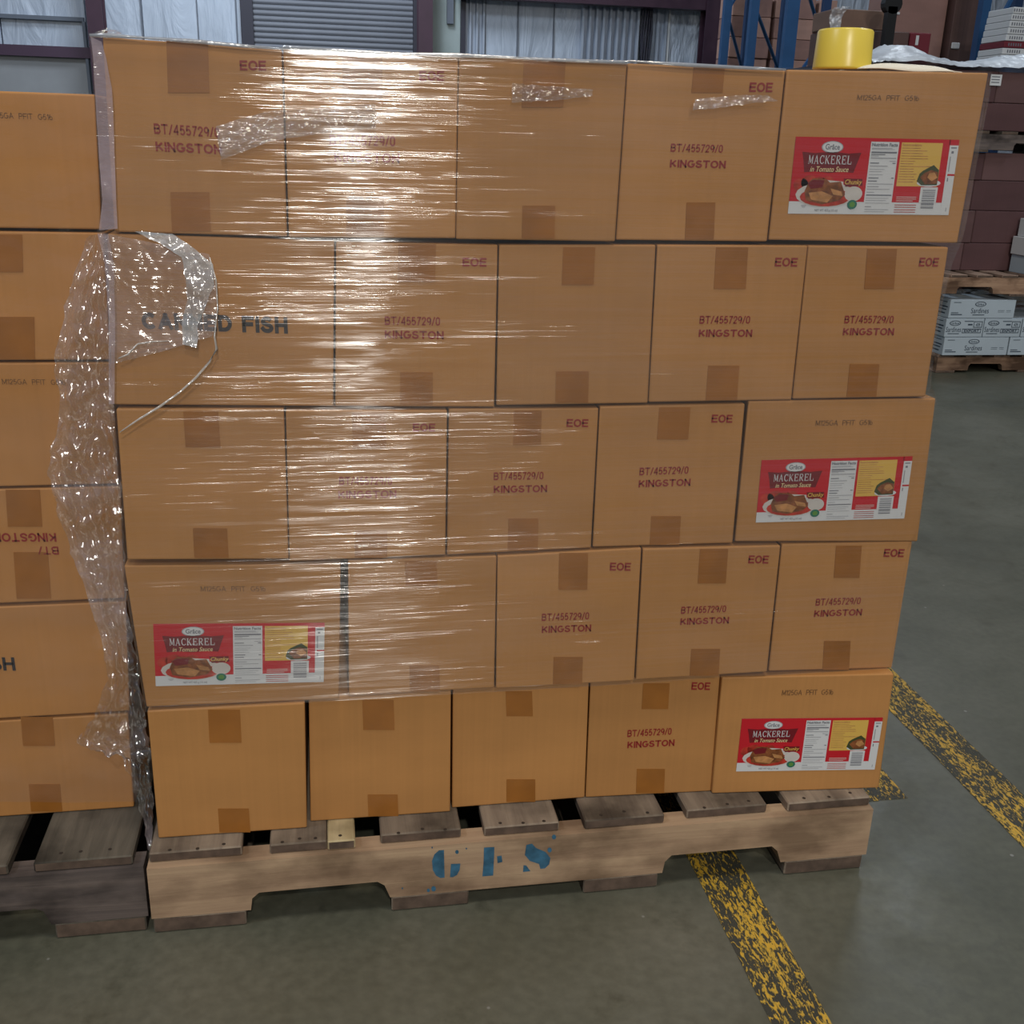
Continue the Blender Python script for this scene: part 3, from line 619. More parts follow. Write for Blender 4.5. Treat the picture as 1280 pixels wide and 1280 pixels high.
KB = {(0,0):[(193,167,275,172),(195,189,278,193)],(0,1):[(412,181,494,183),(418,202,500,204)],(0,3):[(838,189.5,903,191),(837,209,907,210.5)],
 (1,1):[(481,406,550,407),(481,423,555,424)],(1,3):[(874,404.5,937,404.5),(873,421,940,421)],(1,4):[(1055,404,1116,404),(1053,419,1117,419)],
 (2,1):[(424,606,490,606),(423,623,496,622)],(2,2):[(617,600,679,599),(617,616,684,615)],(2,3):[(799,594,860,592),(798,609,863,607)],
 (3,2):[(677,776,736,774),(677,791,739,789)],(3,3):[(851,767,907,765),(850,781,911,779)],(3,4):[(1019,757,1075,755),(1017,771,1077,769)],
 (4,3):[(784,921,839,918),(784,935,843,932)]}
EO = {(0,0):(300,333,88,12.5),(0,1):(524,555,101,12.5),(0,3):(936,965,115,12),(1,1):(578,608,333,11),(1,3):(968,996,333,11),(1,4):(1148,1172,333,11),
 (2,1):(516,544,539,10),(2,2):(708,735,533.5,10),(2,3):(889,915,528,10),(3,2):(762,788,713,10),(3,3):(935,960,704,10),(3,4):(1104,1129,696,10),(4,3):(864,887,862,9.5)}
TP = {(0,0):[(208,51,260,116,2),(213,240,262,289,2)],(0,1):[(428,66,478,122,0),(433,246,480,294,0)],(0,2):[(655,76,707,134,-3),(653,257,694,298,-1)],(0,3):[(867,83,906,116,-3),(858,253,894,299,-2)],
 (1,1):[(498,305,545,352,-1),(500,465,541,506,0)],(1,2):[(704,309,744,356,-2),(695,464,736,503,-1)],(1,3):[(895,309,935,361,-3),(885,457,924,500,-3)],(1,4):[(1084,311,1121,361,-4),(1062,455,1099,496,-4)],
 (2,0):[(229,514,273,559,3),(241,660,284,697,2)],(2,1):[(440,516,482,560,1),(443.5,663,484,697,0)],(2,2):[(642.5,513,677,556,-1),(635.5,648,673,688,-1)],(2,3):[(824,509,863,549,-3),(814,645,851,681,-2)],
 (3,1):[(506,701,546,732,1),(511.5,831.5,549,864,1)],(3,2):[(699,691,735,737,-1),(692,821,728.5,855,-1)],(3,3):[(875,686,910,729,-3),(864,811,900,844.5,-2)],(3,4):[(1045,682,1077,722,-3),(1030,801,1063,837,-2)],
 (4,0):[(260,887,300,928,2),(272.5,1010.5,311,1040,2)],(4,1):[(453,875,492,912,1),(459.5,993,497,1020,1)],(4,2):[(632,864,665,895,1),(633,974,669,1002,0)],(4,3):[(804,854,837,886,-2),(796,961,831,991,-1)]}
STAMP = {(0,4):(1071,125,1148,126),(2,4):(1019,532,1090,531),(3,0):(251,739,332,739),(4,4):(977,869,1041,868)}
LAB = {(0,4):((994.5,170.7),(1199,174.7),(1185,268.8),(984.4,267)),(2,4):((951.8,574.9),(1140.6,570),(1129.8,647.8),(944.4,653)),
 (3,0):((191.5,779.5),(405.8,778),(404.6,852),(194.8,857.4)),(4,4):((927.3,898),(1103.6,896.4),(1092.9,961.5),(919.9,964))}
for r, row in enumerate(ROWS):
    for k, (typ, *q) in enumerate(row):
        if r < 4:
            yf = (0, .0015, -.001, .001, -.0025)[(k*2+r) % 5]
            TL, TR, BR, BL = [at(*p, Y=yf) for p in q]
        else:
            BL = at(*q[3], Z=.1402); BR = at(*q[2], Z=.1402)
            BL.y = min(max(BL.y, -.035), .03); BR.y = min(max(BR.y, -.035), .03)
            BL = at(*q[3], Y=BL.y); BR = at(*q[2], Y=BR.y); BL.z = BR.z = .1402
            TL = at(*q[0], Y=BL.y); TR = at(*q[1], Y=BR.y); TL.z = TR.z = .366 if k == 4 else .3685
        prints = []
        if (r, k) in LAB: d = 'with red and white mackerel label'
        elif (r, k) == (1, 0): d = 'printed CANNED FISH in black'
        elif (r, k) in KB: d = 'with dark red KINGSTON print'
        else: d = 'with brown tape and no print'
        lab = f'kraft carton {d}, {POS[k]} in {ROWN[r]}'
        e, f = carton(TL, TR, BR, BL, .224 if typ == 'l' else .272 if r == 4 else .30, KRAFT, lab, group='kraft cartons on the front pallet')
        for i, t in enumerate(TP.get((r, k), [])): put_rect(f, t[0], t[1], t[2], t[3], TAPE, e, skew=t[4])
        if (r, k) in KB:
            a, b = KB[(r, k)]; h = (a[2]-a[0])*.155
            put_text(f, 'BT/455729/0', *a, h, RED_INK, e, .012); put_text(f, 'KINGSTON', *b, h*.95, RED_INK, e, .018)
        if (r, k) in EO:
            x0, x1, yb, h = EO[(r, k)]; put_text(f, 'EOE', x0, yb, x1, yb+.3, h, RED_INK, e, .02)
        if (r, k) in STAMP: put_text(f, 'M125GA  PFIT  G516', *STAMP[(r, k)], 6.5, STAMP_INK, e, -.004)
        if (r, k) in LAB: put_label(f, *LAB[(r, k)], e)
        if (r, k) == (1, 0): put_text(f, 'CANNED FISH', 178, 411, 360, 417, 21, BLACK_INK, e, .05)
# cartons that fill the pallet behind the front layer
ZR = [(1.072, 1.300), (.838, 1.065), (.607, .834), (.374, .600), (.1402, .368)]
proto = None
for r, (z0, z1) in enumerate(ZR):
    for j in range(2):
        for k in range(5):
            x0 = .012+k*.2375; y0 = .312+j*.312
            if proto is None:
                p = [Vector((x0, y0, z1)), Vector((x0+.232, y0, z1)), Vector((x0+.232, y0, z0)), Vector((x0, y0, z0))]
                proto, _ = carton(*p, .30, KRAFT, 'plain kraft carton behind the front layer of the wrapped load', group='kraft cartons behind the front layer'); base = Vector(proto.location)
                c = proto
            else:
                c = proto.copy(); COL.objects.link(c)
                for ch in proto.children: h = ch.copy(); COL.objects.link(h); h.parent = c
            c['label'] = f'plain kraft carton in {ROWN[r]}, {["second","third"][j]} layer from front, {POS[k]}'
            c.location = base+Vector((k*.2375, j*.312, z0-ZR[0][0]))

# ------------------------------------------------------------------ left stack
YL = .09
LX = lambda px, py: at(px, py, Y=YL)
LR = [ # top-right, bottom-right px, left limit x, type
 ('l', (118,118), (127,287), 'with faint code stamp, top of the left stack'),
 ('e', (129,291), (138,450), 'with brown tape, second from the top of the left stack'),
 ('l', (139,453), (148,605), 'with faint code stamp, third from the top of the left stack'),
 ('e', (150,608), (156,748), 'with upside-down KINGSTON print, fourth from top of left stack'),
 ('l', (157,752), (162,889), 'printed FISH in black, second from the bottom of the left stack'),
 ('e', (160,892), (167.6,1010), 'with two tape strips, bottom of the left stack')]
LF = []
for k, (typ, a, b, d) in enumerate(LR):
    TR = LX(*a); BR = LX(*b)
    if k == 5: BR.z = .1402
    w = .283 if typ == 'e' else .36
    TL = TR-Vector((w, 0, 0)); BL = BR-Vector((w, 0, 0))
    e, f = carton(TL, TR, BR, BL, .36 if typ == 'e' else .283, KRAFT_LEFT, 'kraft carton '+d, group='kraft cartons of the left stack')
    LF.append((e, f)); w2 = .36
    q = [p-Vector((w+.004, 0, 0)) for p in (TR, BR)]; TL2, BL2 = q[0]-Vector((w2, 0, 0)), q[1]-Vector((w2, 0, 0))
    carton(TL2, q[0], q[1], BL2, .283, KRAFT_LEFT, f'plain kraft carton outside the left edge, {["top","second","third","fourth","fifth","lowest"][k]} tier', group='kraft cartons outside the left edge')
def lt(k, *t, **kw): put_rect(LF[k][1], *t, TAPE, LF[k][0], **kw)
lt(1, -14, 293, 28, 340, skew=1); lt(1, -2, 396, 43, 449, skew=1); lt(3, 7, 612, 50, 658, skew=3); lt(3, 17, 690, 60, 748, skew=4)
lt(5, 26, 896, 66, 932, skew=3); lt(5, 36, 980, 75, 1014, skew=3)
put_text(LF[0][1], 'M125GA  PFIT  G516', -14, 147, 66, 150, 7, STAMP_INK, LF[0][0], -.004)
put_text(LF[2][1], 'M125GA  PFIT  G516', 3, 480, 82, 481, 6.5, STAMP_INK, LF[2][0], -.004)
put_text(LF[3][1], 'KINGSTON', -8, 677, 71, 677, 11, RED_INK, LF[3][0], .018, flip=True)
put_text(LF[3][1], 'BT/', 48, 693, 74, 693, 10, RED_INK, LF[3][0], .012, flip=True)
put_text(LF[4][1], 'CANNED FISH', -152, 838, 20, 838, 17, BLACK_INK, LF[4][0], .03)

# ------------------------------------------------------------------ stretch film
FILM = film('stretch_film', milk=.02, gloss=.085, rough=.15, sx=1.8, sz=130, strength=1.0, patchy=.8, aniso=.85, tint=(.86, .78, .76))
FILM_L = film('loose_film', milk=.12, gloss=.22, rough=.10, sx=14, sz=30, strength=.5, tint=(.74, .64, .68), crumple=75, patchy=.9)
FILM_M = film('bunched_film', milk=.34, gloss=.25, rough=.12, sx=10, sz=60, strength=.6, tint=(.85, .86, .90), crumple=60, patchy=.8)
YF = -.0085
LS = [(112,43),(117,78),(120,134),(124,200),(128,262),(122,292),(131,320),(137,400),(137,508),(143,560),(152,640),(156,700),(152,708),(165,780),(178,860),(181,876)]
RS = [(1239,90),(1237,115),(1224,180),(1206,285),(1200,305),(1189,330),(1177,380),(1168,430),(1161,490),(1170,499),(1166,530),(1148,670),(1139,680),(1115,835),(1111,850)]
LSW = [at(*p, Y=YF) for p in LS]; RSW = [at(*p, Y=YF) for p in RS]
def interp(T, z):
    for a, b in zip(T[:-1], T[1:]):
        if a.z >= z >= b.z: 
            t = (a.z-z)/max(1e-6, a.z-b.z); return a.x+(b.x-a.x)*t
    return T[0].x if z > T[0].z else T[-1].x
FT = empty('stretch_film', (.6, .45, .14), 'clear stretch film with shiny horizontal streaks wrapped round the front carton load', 'plastic film')
nx, nz = 150, 420; z_top, z_bot = 1.318, .372; V = []; Fc = []
RIMW = [at(*p, Y=YF) for p in [(112,43),(180,46),(240,50),(300,56),(352,60),(430,63),(500,66),(573,68),(640,71),(700,74),(784,77),(860,81),(940,84),(982,86),(1100,88),(1236,91)]]
def ztop_at(x):
    for a, b in zip(RIMW[:-1], RIMW[1:]):
        if a.x <= x <= b.x: return a.z+(b.z-a.z)*(x-a.x)/(b.x-a.x)
    return RIMW[0].z if x < RIMW[0].x else RIMW[-1].z
for j in range(nz+1):
    z = z_top+(z_bot-z_top)*j/nz; xl = interp(LSW, z)-.001; xr = interp(RSW, z)+.001
    for i in range(nx+1):
        u = i/nx; x = xl+(xr-xl)*u
        nrm = noise.noise(Vector((x*2.2, 3.1, z*95)))*.5+noise.noise(Vector((x*5, 9, z*210)))*.28
        zz = min(z, ztop_at(x)+.001)+(.004*noise.noise(Vector((x*6, 1, 5))) if j == nz else 0)
        # rises a little above the top edge of the cartons and follows it
        V.append(Vector((x, YF-.0012+.0017*nrm*(.35+1.1*min(1, max(0, .5+1.6*noise.noise(Vector((x*2.2, 5, z*7))))))-.0012*noise.noise(Vector((x*7, 0, z*7))), zz)))
for j in range(nz):
    for i in range(nx): a = j*(nx+1)+i; Fc.append([a, a+1, a+nx+2, a+nx+1])
# the sides and back of the wrap
def addgrid(P0, P1, n):
    z_top = 1.300
    b = len(V); m = 30
    for j in range(m+1):
        z = z_top+(z_bot-z_top)*j/m
        A = P0(z); B = P1(z)
        for i in range(n+1): V.append(A.lerp(B, i/n)+Vector((.001*noise.noise(Vector((i*.7, j*.9, 1))),)*3))
    for j in range(m):
        for i in range(n): a = b+j*(n+1)+i; Fc.append([a, a+1, a+n+2, a+n+1])
cl = lambda z: Vector((interp(LSW, z)-.001, YF, z)); cr = lambda z: Vector((interp(RSW, z)+.001, YF, z))
bl = lambda z: Vector((-.006, .945, z)); br = lambda z: Vector((1.215, .945, z))
addgrid(cl, bl, 20); addgrid(cr, br, 20); addgrid(bl, br, 20)
o = link('wrap', V, Fc, FILM, FT, smooth=True)
# gathered rim along the top edge
RIM = [(112,43),(135,43),(180,46),(240,50),(300,56),(352,60),(355,58),(430,62),(500,66),(573,68),(640,71),(700,74),(784,77),(786,75),(860,80),(940,84),(982,86)]
P = [at(x, y+1.2, Y=YF+.001)+Vector((0, .0006*math.sin(k*9), 0)) for k, (x, y) in enumerate(RIM)]
mb = MB()
mb.tube(P, [.0022+.0009*math.sin(k*2.3) for k in range(len(P))], 7).build('gathered_rim', film('rim_film', milk=.5, gloss=.3, rough=.15, sx=30, sz=60, tint=(.6, .64, .72)), FT, True)
# loose sheets: a grid between a left and a right pixel outline, at depth Y, crumpled
def loose(name, L, Rr, Y, mat, parent, amp=.008, n=26, m=110, freq=28, depthfn=None, seed=0):
    def samp(T, t):
        s = t*(len(T)-1); i = min(int(s), len(T)-2); f = s-i; return (T[i][0]+(T[i+1][0]-T[i][0])*f, T[i][1]+(T[i+1][1]-T[i][1])*f)
    V = []; F = []
    for j in range(m+1):
        a = samp(L, j/m); b = samp(Rr, j/m)
        for i in range(n+1):
            u = i/n; px = a[0]+(b[0]-a[0])*u; py = a[1]+(b[1]-a[1])*u
            p = at(px, py, Y=Y)
            q = p*freq+Vector((seed, seed*2, 0)); d = abs(noise.noise(q))*.9+abs(noise.noise(q*2.3))*.45+.2*noise.noise(q*5)
            V.append(p+Vector((.3*amp*noise.noise(q+Vector((7, 7, 7))), -amp*d, .3*amp*noise.noise(q+Vector((3, 8, 1))))))
    for j in range(m):
        for i in range(n): a = j*(n+1)+i; F.append([a, a+1, a+n+2, a+n+1])
    return link(name, V, F, mat, parent, smooth=True)
TLx = [(112,292),(98,330),(84,375),(72,425),(68,470),(78,505),(70,540),(61,575),(66,615),(78,655),(97,705),(115,760),(130,805),(134,850),(118,895),(96,925),(120,938),(150,935),(168,985),(180,1030),(184,1062)]
TRx = [(136,294),(140,330),(142,375),(142,425),(143,470),(144,505),(145,540),(148,575),(152,615),(155,655),(157,705),(160,760),(168,805),(176,850),(182,895),(186,925),(188,945),(190,970),(194,1000),(192,1035),(188,1066)]
o = loose('loose_tail', TLx, TRx, .022, FILM_L, FT, amp=.020, freq=48); o['label'] = 'crumpled loose film tail hanging in the gap on the left'
o = loose('film_fold', [(124,290),(133,330),(136,380),(136,430),(138,455)], [(262,318),(271,352),(270,395),(266,420),(200,440)], -.016, film('patch_film', milk=.13, gloss=.12, rough=.12, sx=6, sz=120, strength=.7, tint=(.74, .62, .64), patchy=.7), FT, amp=.003, freq=40, seed=4, m=90, n=50)
o['label'] = 'cloudy overlapping film patch over the black print'
loose('film_fold', [(168,289),(200,304),(228,322),(232,350),(234,375),(228,400),(228,430)], [(215,292),(245,312),(266,330),(268,356),(258,380),(248,405),(246,434)], -.021, FILM_M, FT, amp=.004, freq=70, seed=9, m=60, n=16)
TH = film('twisted_film', milk=.55, gloss=.3, rough=.15, sx=60, sz=60, crumple=90, tint=(.86, .82, .78))
mb = MB()
pth = [(262,322),(270,350),(272,385),(268,420),(271,436),(262,452),(245,472),(225,490),(200,508),(172,525),(150,540)]
mb.tube([at(x, y, Y=-.0185) for x, y in pth], [.0009, .0012, .001, .0013, .0018, .0016, .0018, .0014, .0018, .0014, .0008], 6).build('twisted_strand', TH, FT, True)
mb = MB(); pth = [(148,448),(160,443),(172,430),(190,427),(212,426)]
mb.tube([at(x, y, Y=-.0175) for x, y in pth], [.0008, .0014, .0012, .001, .0006], 6).build('twisted_strand', TH, FT, True)
MAU = film('mauve_film', milk=.42, gloss=.14, rough=.12, sx=20, sz=60, strength=.6, tint=(.66, .52, .58), patchy=.4)
loose('edge_film', [(113,46),(117,78),(120,134),(124,200),(128,250),(124,288)], [(127,52),(133,74),(140,110),(142,151),(145,240),(147,286)], -.013, MAU, FT, amp=.0015, freq=30, seed=3, m=60, n=10)['label'] = 'mauve tinted film bridging the carton corner'
loose('edge_film', [(122,292),(131,330),(136,400),(136,505)], [(136,294),(142,330),(144,400),(143,505)], -.0145, MAU, FT, amp=.002, freq=30, seed=8, m=60, n=8)
loose('film_crest', [(118,42),(124,38),(128,36)], [(152,45),(148,40),(140,36)], .02, FILM_M, FT, amp=.012, freq=90, m=20, n=20)
loose('film_fold', [(270,158),(330,140),(400,135),(470,130)], [(276,200),(340,176),(410,166),(470,160)], -.016, film('crinkle_film', milk=.10, gloss=.22, rough=.08, sx=40, sz=160, strength=.8, crumple=90, patchy=1), FT, amp=.004, freq=110, seed=2, n=30, m=120)
loose('film_fold', [(640,104),(690,108),(740,112)], [(640,128),(690,126),(740,120)], -.015, bpy.data.materials['crinkle_film'], FT, amp=.004, freq=120, seed=5, n=16, m=60)
loose('film_fold', [(868,124),(900,121),(925,119),(960,119)], [(866,138),(905,134),(930,130),(972,126)], -.015, bpy.data.materials['crinkle_film'], FT, amp=.004, freq=120, seed=6, n=16, m=60)
# film round the left stack
FL = empty('stretch_film', (-.3, .3, .14), 'thin clear stretch film over the left carton stack', 'plastic film')
V = []; Fc = []; nx, nz = 60, 150
for j in range(nz+1):
    for i in range(nx+1):
        u = i/nx; v = j/nz
        a = LX(-60+ (122-(-60))*u, 117); b = LX(-60+(172+60)*u, 1000); p = a.lerp(b, v)
        V.append(Vector((p.x, YL-.006+.0022*noise.noise(Vector((p.x*14, 4, p.z*22)))+.001*noise.noise(Vector((p.x*40, 2, p.z*60))), p.z)))
for j in range(nz):
    for i in range(nx): a = j*(nx+1)+i; Fc.append([a, a+1, a+nx+2, a+nx+1])
link('wrap', V, Fc, film('left_film', milk=.02, gloss=.05, rough=.1, sx=20, sz=50, strength=.25, patchy=.9), FL, smooth=True)

# ------------------------------------------------------------------ on top of the load
YEL = plain('yellow_plastic', (.74, .58, .085), .30, spec=.5, var=.03)
Yr = .085; cL = at(1018, 80, Y=Yr); cR = at(1086.5, 80, Y=Yr); ct = at(1054, 34, Y=Yr-.03)
cx = (cL.x+cR.x)/2; rad = (cR.x-cL.x)/2*.925; zb = 1.3075; zt = ct.z
TPR = empty('tape_roll', (cx, Yr, zb), 'yellow roll standing upright on the top right carton', 'roll')
def ring(name, r0, r1, z0, z1, mat, parent, n=64, taper=0):
    prof = [(r1+taper, z0+.002), (r1+taper*.9, z0+.004), (r1, z1-.003), (r1-.002, z1-.0005), (r1-.004, z1), (r0+.001, z1), (r0, z1-.002), (r0, z0+.001), (r0+.002, z0), (r1+taper-.003, z0)]
    V = []; F = []
    for q in range(n):
        a = q*2*math.pi/n
        for r, z in prof: V.append(Vector((cx+r*math.cos(a), Yr+r*math.sin(a), z)))
    k = len(prof)
    for q in range(n):
        for i in range(k): F.append([q*k+i, ((q+1) % n)*k+i, ((q+1) % n)*k+(i+1) % k, q*k+(i+1) % k])
    o = MB(); o.v = V; o.f = F; o.i = [0]*len(F); return o.build(name, mat, parent, True)
ring('tape_winding', rad*.62, rad, zb, zt, YEL, TPR, taper=.002)
ring('core', rad*.55, rad*.61, zb, zt-.001, plain('core_board', (.42, .30, .17), .8), TPR)
# folded cream sheet
PAP = plain('cream_sheet', (.74, .70, .60), .6, var=.03)
V = []; Fc = []
for j in range(9):
    for i in range(41):
        u = i/40; v = j/8; x = at(1078, 80, Y=.03).x+u*(at(1202, 90, Y=.03).x-at(1078, 80, Y=.03).x)
        z = 1.3085+(0 if j == 0 else 1)*.0100*math.sin(math.pi*min(1, u*1.02))**.7*(1-.3*v)+.001*math.sin(u*9)
        V.append(Vector((x, (.03 if j else .028)+v*.11, z)))
for j in range(8):
    for i in range(40): a = j*41+i; Fc.append([a, a+1, a+42, a+41])
o = link('paper_sheet', V, Fc, PAP, None, smooth=True, loc=(V[180].x, .08, 1.308)); sol = o.modifiers.new('thickness', 'SOLIDIFY'); sol.thickness = .0012
tag(o, 'cream curved sheet lying on the top right carton beside the yellow roll', 'sheet')

# ------------------------------------------------------------------ right background: stacked loads
def pxbox(x0, y0, x1, y1, Y, dep):
    xm, ym = (x0+x1)/2, (y0+y1)/2
    return [at(x0, ym, Y=Y).x, Y, at(xm, y1, Y=Y).z], [at(x1, ym, Y=Y).x, Y+dep, at(xm, y0, Y=Y).z]
SARD = plain('sardine_white_board', (.40, .47, .53), .6, var=.04); S_INK = plain('navy_ink', (.04, .06, .09), .6)
SY = 4.05
def pallet(x0, x1, y0, y1, z0, label, MX, MY, nb=7, tall=.106):
    e = empty('wooden_pallet', ((x0+x1)/2, (y0+y1)/2, z0), label, 'pallet')
    h = tall; w = x1-x0
    for y in (y0, (y0+y1)/2-.02, y1-.04): stringer(x0, x1, y, y+.038, z0+.014, z0+h-.016, [(x0+.17*w, x0+.36*w), (x0+.64*w, x0+.83*w)], MX, e, ztop=z0+.052)
    for k in range(nb):
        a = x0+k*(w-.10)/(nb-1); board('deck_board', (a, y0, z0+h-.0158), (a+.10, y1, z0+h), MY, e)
    for k in range(3):
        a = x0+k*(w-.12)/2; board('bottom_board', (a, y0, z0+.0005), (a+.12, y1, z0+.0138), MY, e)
    return e
pallet(3.775, 4.95, SY+.02, SY+1.0, 0, 'brown pallet under the white sardine cartons', WOODB_X, WOODB_Y)
SZ = [(.106, .210), (.212, .317), (.319, .424)]
def sardine(x0, x1, z, label, typ):
    e = empty('sardine_carton', ((x0+x1)/2, SY+.15, z[0]), label, 'carton', 'white sardine cartons')
    dep = .245 if typ == 'l' else .40
    MB().cbox((x0, SY, z[0]+.0006), (x1, SY+dep, z[1]), .002).build('body', SARD, e)
    W = x1-x0; H = z[1]-z[0]; m = MB(); m.flat = True; y = SY-.0012
    def P(u, v): return Vector((x0+W*u, y, z[0]+H*v))
    def r(u0, v0, u1, v1): m.poly([P(u0, v0), P(u1, v0), P(u1, v1), P(u0, v1)])
    def fr(u0, v0, u1, v1, t): r(u0, v0, u1, v0+t*2.5); r(u0, v1-t*2.5, u1, v1); r(u0, v0, u0+t, v1); r(u1-t, v0, u1, v1)
    def oval(cu, cv, ru, rv):
        n = 20
        for k in range(n):
            a, b = k*2*math.pi/n, (k+1)*2*math.pi/n
            m.poly([P(cu+ru*math.cos(a), cv+rv*math.sin(a)), P(cu+ru*math.cos(b), cv+rv*math.sin(b)), P(cu+ru*.84*math.cos(b), cv+rv*.78*math.sin(b)), P(cu+ru*.84*math.cos(a), cv+rv*.78*math.sin(a))])
    def txt(s, u0, v0, u1, v1, bold=0):
        V, F = tmesh(s, bold); n = len(m.v); m.v += [P(u0+(u1-u0)*a, v0+(v1-v0)*b) for a, b in V]
        for f in F: m.f.append([n+i for i in f]); m.i.append(0)
    if typ == 'l':
        oval(.46, .77, .085, .14); txt('Gr\u00e2ce', .41, .71, .51, .82, .01); txt('Sardines', .33, .28, .60, .56, 0); r(.36, .17, .54, .21)
        r(.05, .84, .16, .87); r(.03, .28, .14, .32); r(.03, .18, .20, .23); r(.74, .42, .84, .44); r(.87, .42, .94, .44); r(.74, .34, .84, .355); r(.87, .34, .94, .355)
    else:
        oval(.24, .76, .15, .14); txt('Gr\u00e2ce', .14, .70, .34, .82, .01); txt('Sardines', .02, .28, .42, .56, 0); r(.08, .17, .38, .21)
        fr(.73, .52, .96, .86, .014); txt('425', .79, .60, .90, .76, .01); fr(.45, .22, .95, .46, .014); txt('EXPORT', .50, .27, .90, .41, .03); r(.48, .84, .72, .88); r(.58, .64, .70, .72)
    m.build('printed_marks', S_INK, e)
    # barcodes on the end that faces left
    m2 = MB(); m2.flat = True
    for a, b, c, d in ((.02, .10, .55, .62), (.03, .16, .40, .46), (.04, .20, .20, .27), (.03, .12, .82, .86)):
        m2.poly([(x0-.0008, SY+a, z[0]+H*c), (x0-.0008, SY+b, z[0]+H*c), (x0-.0008, SY+b, z[0]+H*d), (x0-.0008, SY+a, z[0]+H*d)])
    m2.build('side_print', S_INK, e)
sardine(3.785, 4.195, SZ[2], 'white sardine carton alone on top of the low stack', 'l')
sardine(3.778, 4.015, SZ[1], 'white sardine carton, middle row of low stack, first from left', 'e')
sardine(4.020, 4.255, SZ[1], 'white sardine carton, middle row of low stack, second from left', 'e')
sardine(4.262, 4.50, SZ[1], 'white sardine carton, middle row of low stack, at the photo edge', 'e')
sardine(3.785, 4.192, SZ[0], 'white sardine carton, bottom row of low stack, first from left', 'l')
sardine(4.200, 4.607, SZ[0], 'white sardine carton, bottom row of low stack, at the photo edge', 'l')
# dark wrapped bundle behind them carrying the upper pallet
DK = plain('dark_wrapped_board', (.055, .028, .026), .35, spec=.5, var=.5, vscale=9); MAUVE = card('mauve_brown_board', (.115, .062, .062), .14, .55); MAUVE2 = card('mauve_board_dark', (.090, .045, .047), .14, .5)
lo = empty('dark_wrapped_load', (4.3, SY+.75, .106), 'dark wrapped load behind the white sardine cartons', 'load')
for k, (z0, z1) in enumerate(((.107, .29), (.292, .444))):
    for j in range(3): 
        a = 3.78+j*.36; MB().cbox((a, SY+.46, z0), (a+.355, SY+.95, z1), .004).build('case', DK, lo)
V = []; Fc = []
for j in range(13):
    for i in range(41): V.append(Vector((3.77+i*.028, SY+.43-.012*noise.noise(Vector((i*.5, j*.4, 0))), .30+j*.0105+.008*noise.noise(Vector((i*.7, j, 3))))))
for j in range(12):
    for i in range(40): a = j*41+i; Fc.append([a, a+1, a+42, a+41])
link('film_band', V, Fc, film('dark_film', milk=.06, gloss=.35, rough=.12, sx=3, sz=60, strength=.9), lo, smooth=True)
pallet(3.60, 4.80, SY-.01, SY+1.0, .4455, 'brown pallet with gapped deck above the sardine cartons', WOODB_X, WOODB_Y, 8, .118)
def load(rows, Y, dep, label, mats, name='wrapped_load'):
    g = None
    for r, (py0, py1, xs) in enumerate(rows):
        for k, (a, b) in enumerate(zip(xs[:-1], xs[1:])):
            lo, hi = pxbox(a+.4, py0+.4, b-.4, py1-.2, Y, dep)
            e = empty('brown_carton', ((lo[0]+hi[0])/2, Y+dep/2, lo[2]), label[r] if len(xs) == 2 else label[r].replace('carton', ['carton at left', 'carton at right', 'carton at far right'][k], 1), 'carton', 'dark brown cartons behind the load')
            MB().cbox(tuple(lo), tuple(hi), .004).build('body', mats[(k+r) % len(mats)], e)
YD = 4.25
zdeck = .5635
# lower dark cartons on that pallet
def drow(z0, z1, x0, n, w, lab, Y=YD, grp='dark brown cartons behind the load'):
    for k in range(n):
        e = empty('brown_carton', (x0+w*(k+.5), Y+.25, z0), lab.replace('#', ['first', 'second', 'third', 'fourth'][k]), 'carton', grp)
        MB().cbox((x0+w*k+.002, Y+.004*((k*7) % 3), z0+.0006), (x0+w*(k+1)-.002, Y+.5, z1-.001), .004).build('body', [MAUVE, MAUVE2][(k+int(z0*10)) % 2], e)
zA = [zdeck, .72, .90, 1.065, 1.215]
for k in range(4): drow(zA[k], zA[k+1], 3.22+.04*(k % 2), 4, .36, f'dark brown carton, # from left, row {["one","two","three","four"][k]} above gapped pallet')
pallet(3.16, 4.66, YD-.03, YD+.6, 1.2155, 'dark pallet between the two dark brown carton loads', WOODG_X, WOODG_Y, 9, .112)
zB = [1.3285, 1.475, 1.635]
for k in range(2): drow(zB[k], zB[k+1], 3.19+.05*(k % 2), 4, .37, f'dark brown carton, # from left, {["lower","upper"][k]} row under film heap')
# white sticker on the upper carton
lo, hi = pxbox(1238, 93, 1252, 107, YD-.003, .001); e = MB().box(tuple(lo), (hi[0], YD+.0, hi[2])); 
for ob in [o for o in bpy.data.objects if o.name.startswith('brown_carton') and 'upper row' in o.get('label', '') and 'third' in o.get('label', '')][:1]:
    s_ = e.build('sticker', L_WHITE, ob); s_['label'] = 'white address sticker'
    m = MB(); m.flat = True
    for v in (.25, .5, .75): m.poly([(lo[0]+.006, YD-.0042, lo[2]+v*(hi[2]-lo[2])), (hi[0]-.012, YD-.0042, lo[2]+v*(hi[2]-lo[2])), (hi[0]-.012, YD-.0042, lo[2]+(v+.08)*(hi[2]-lo[2])), (lo[0]+.006, YD-.0042, lo[2]+(v+.08)*(hi[2]-lo[2]))])
    m.build('sticker_print', L_GREY, s_)
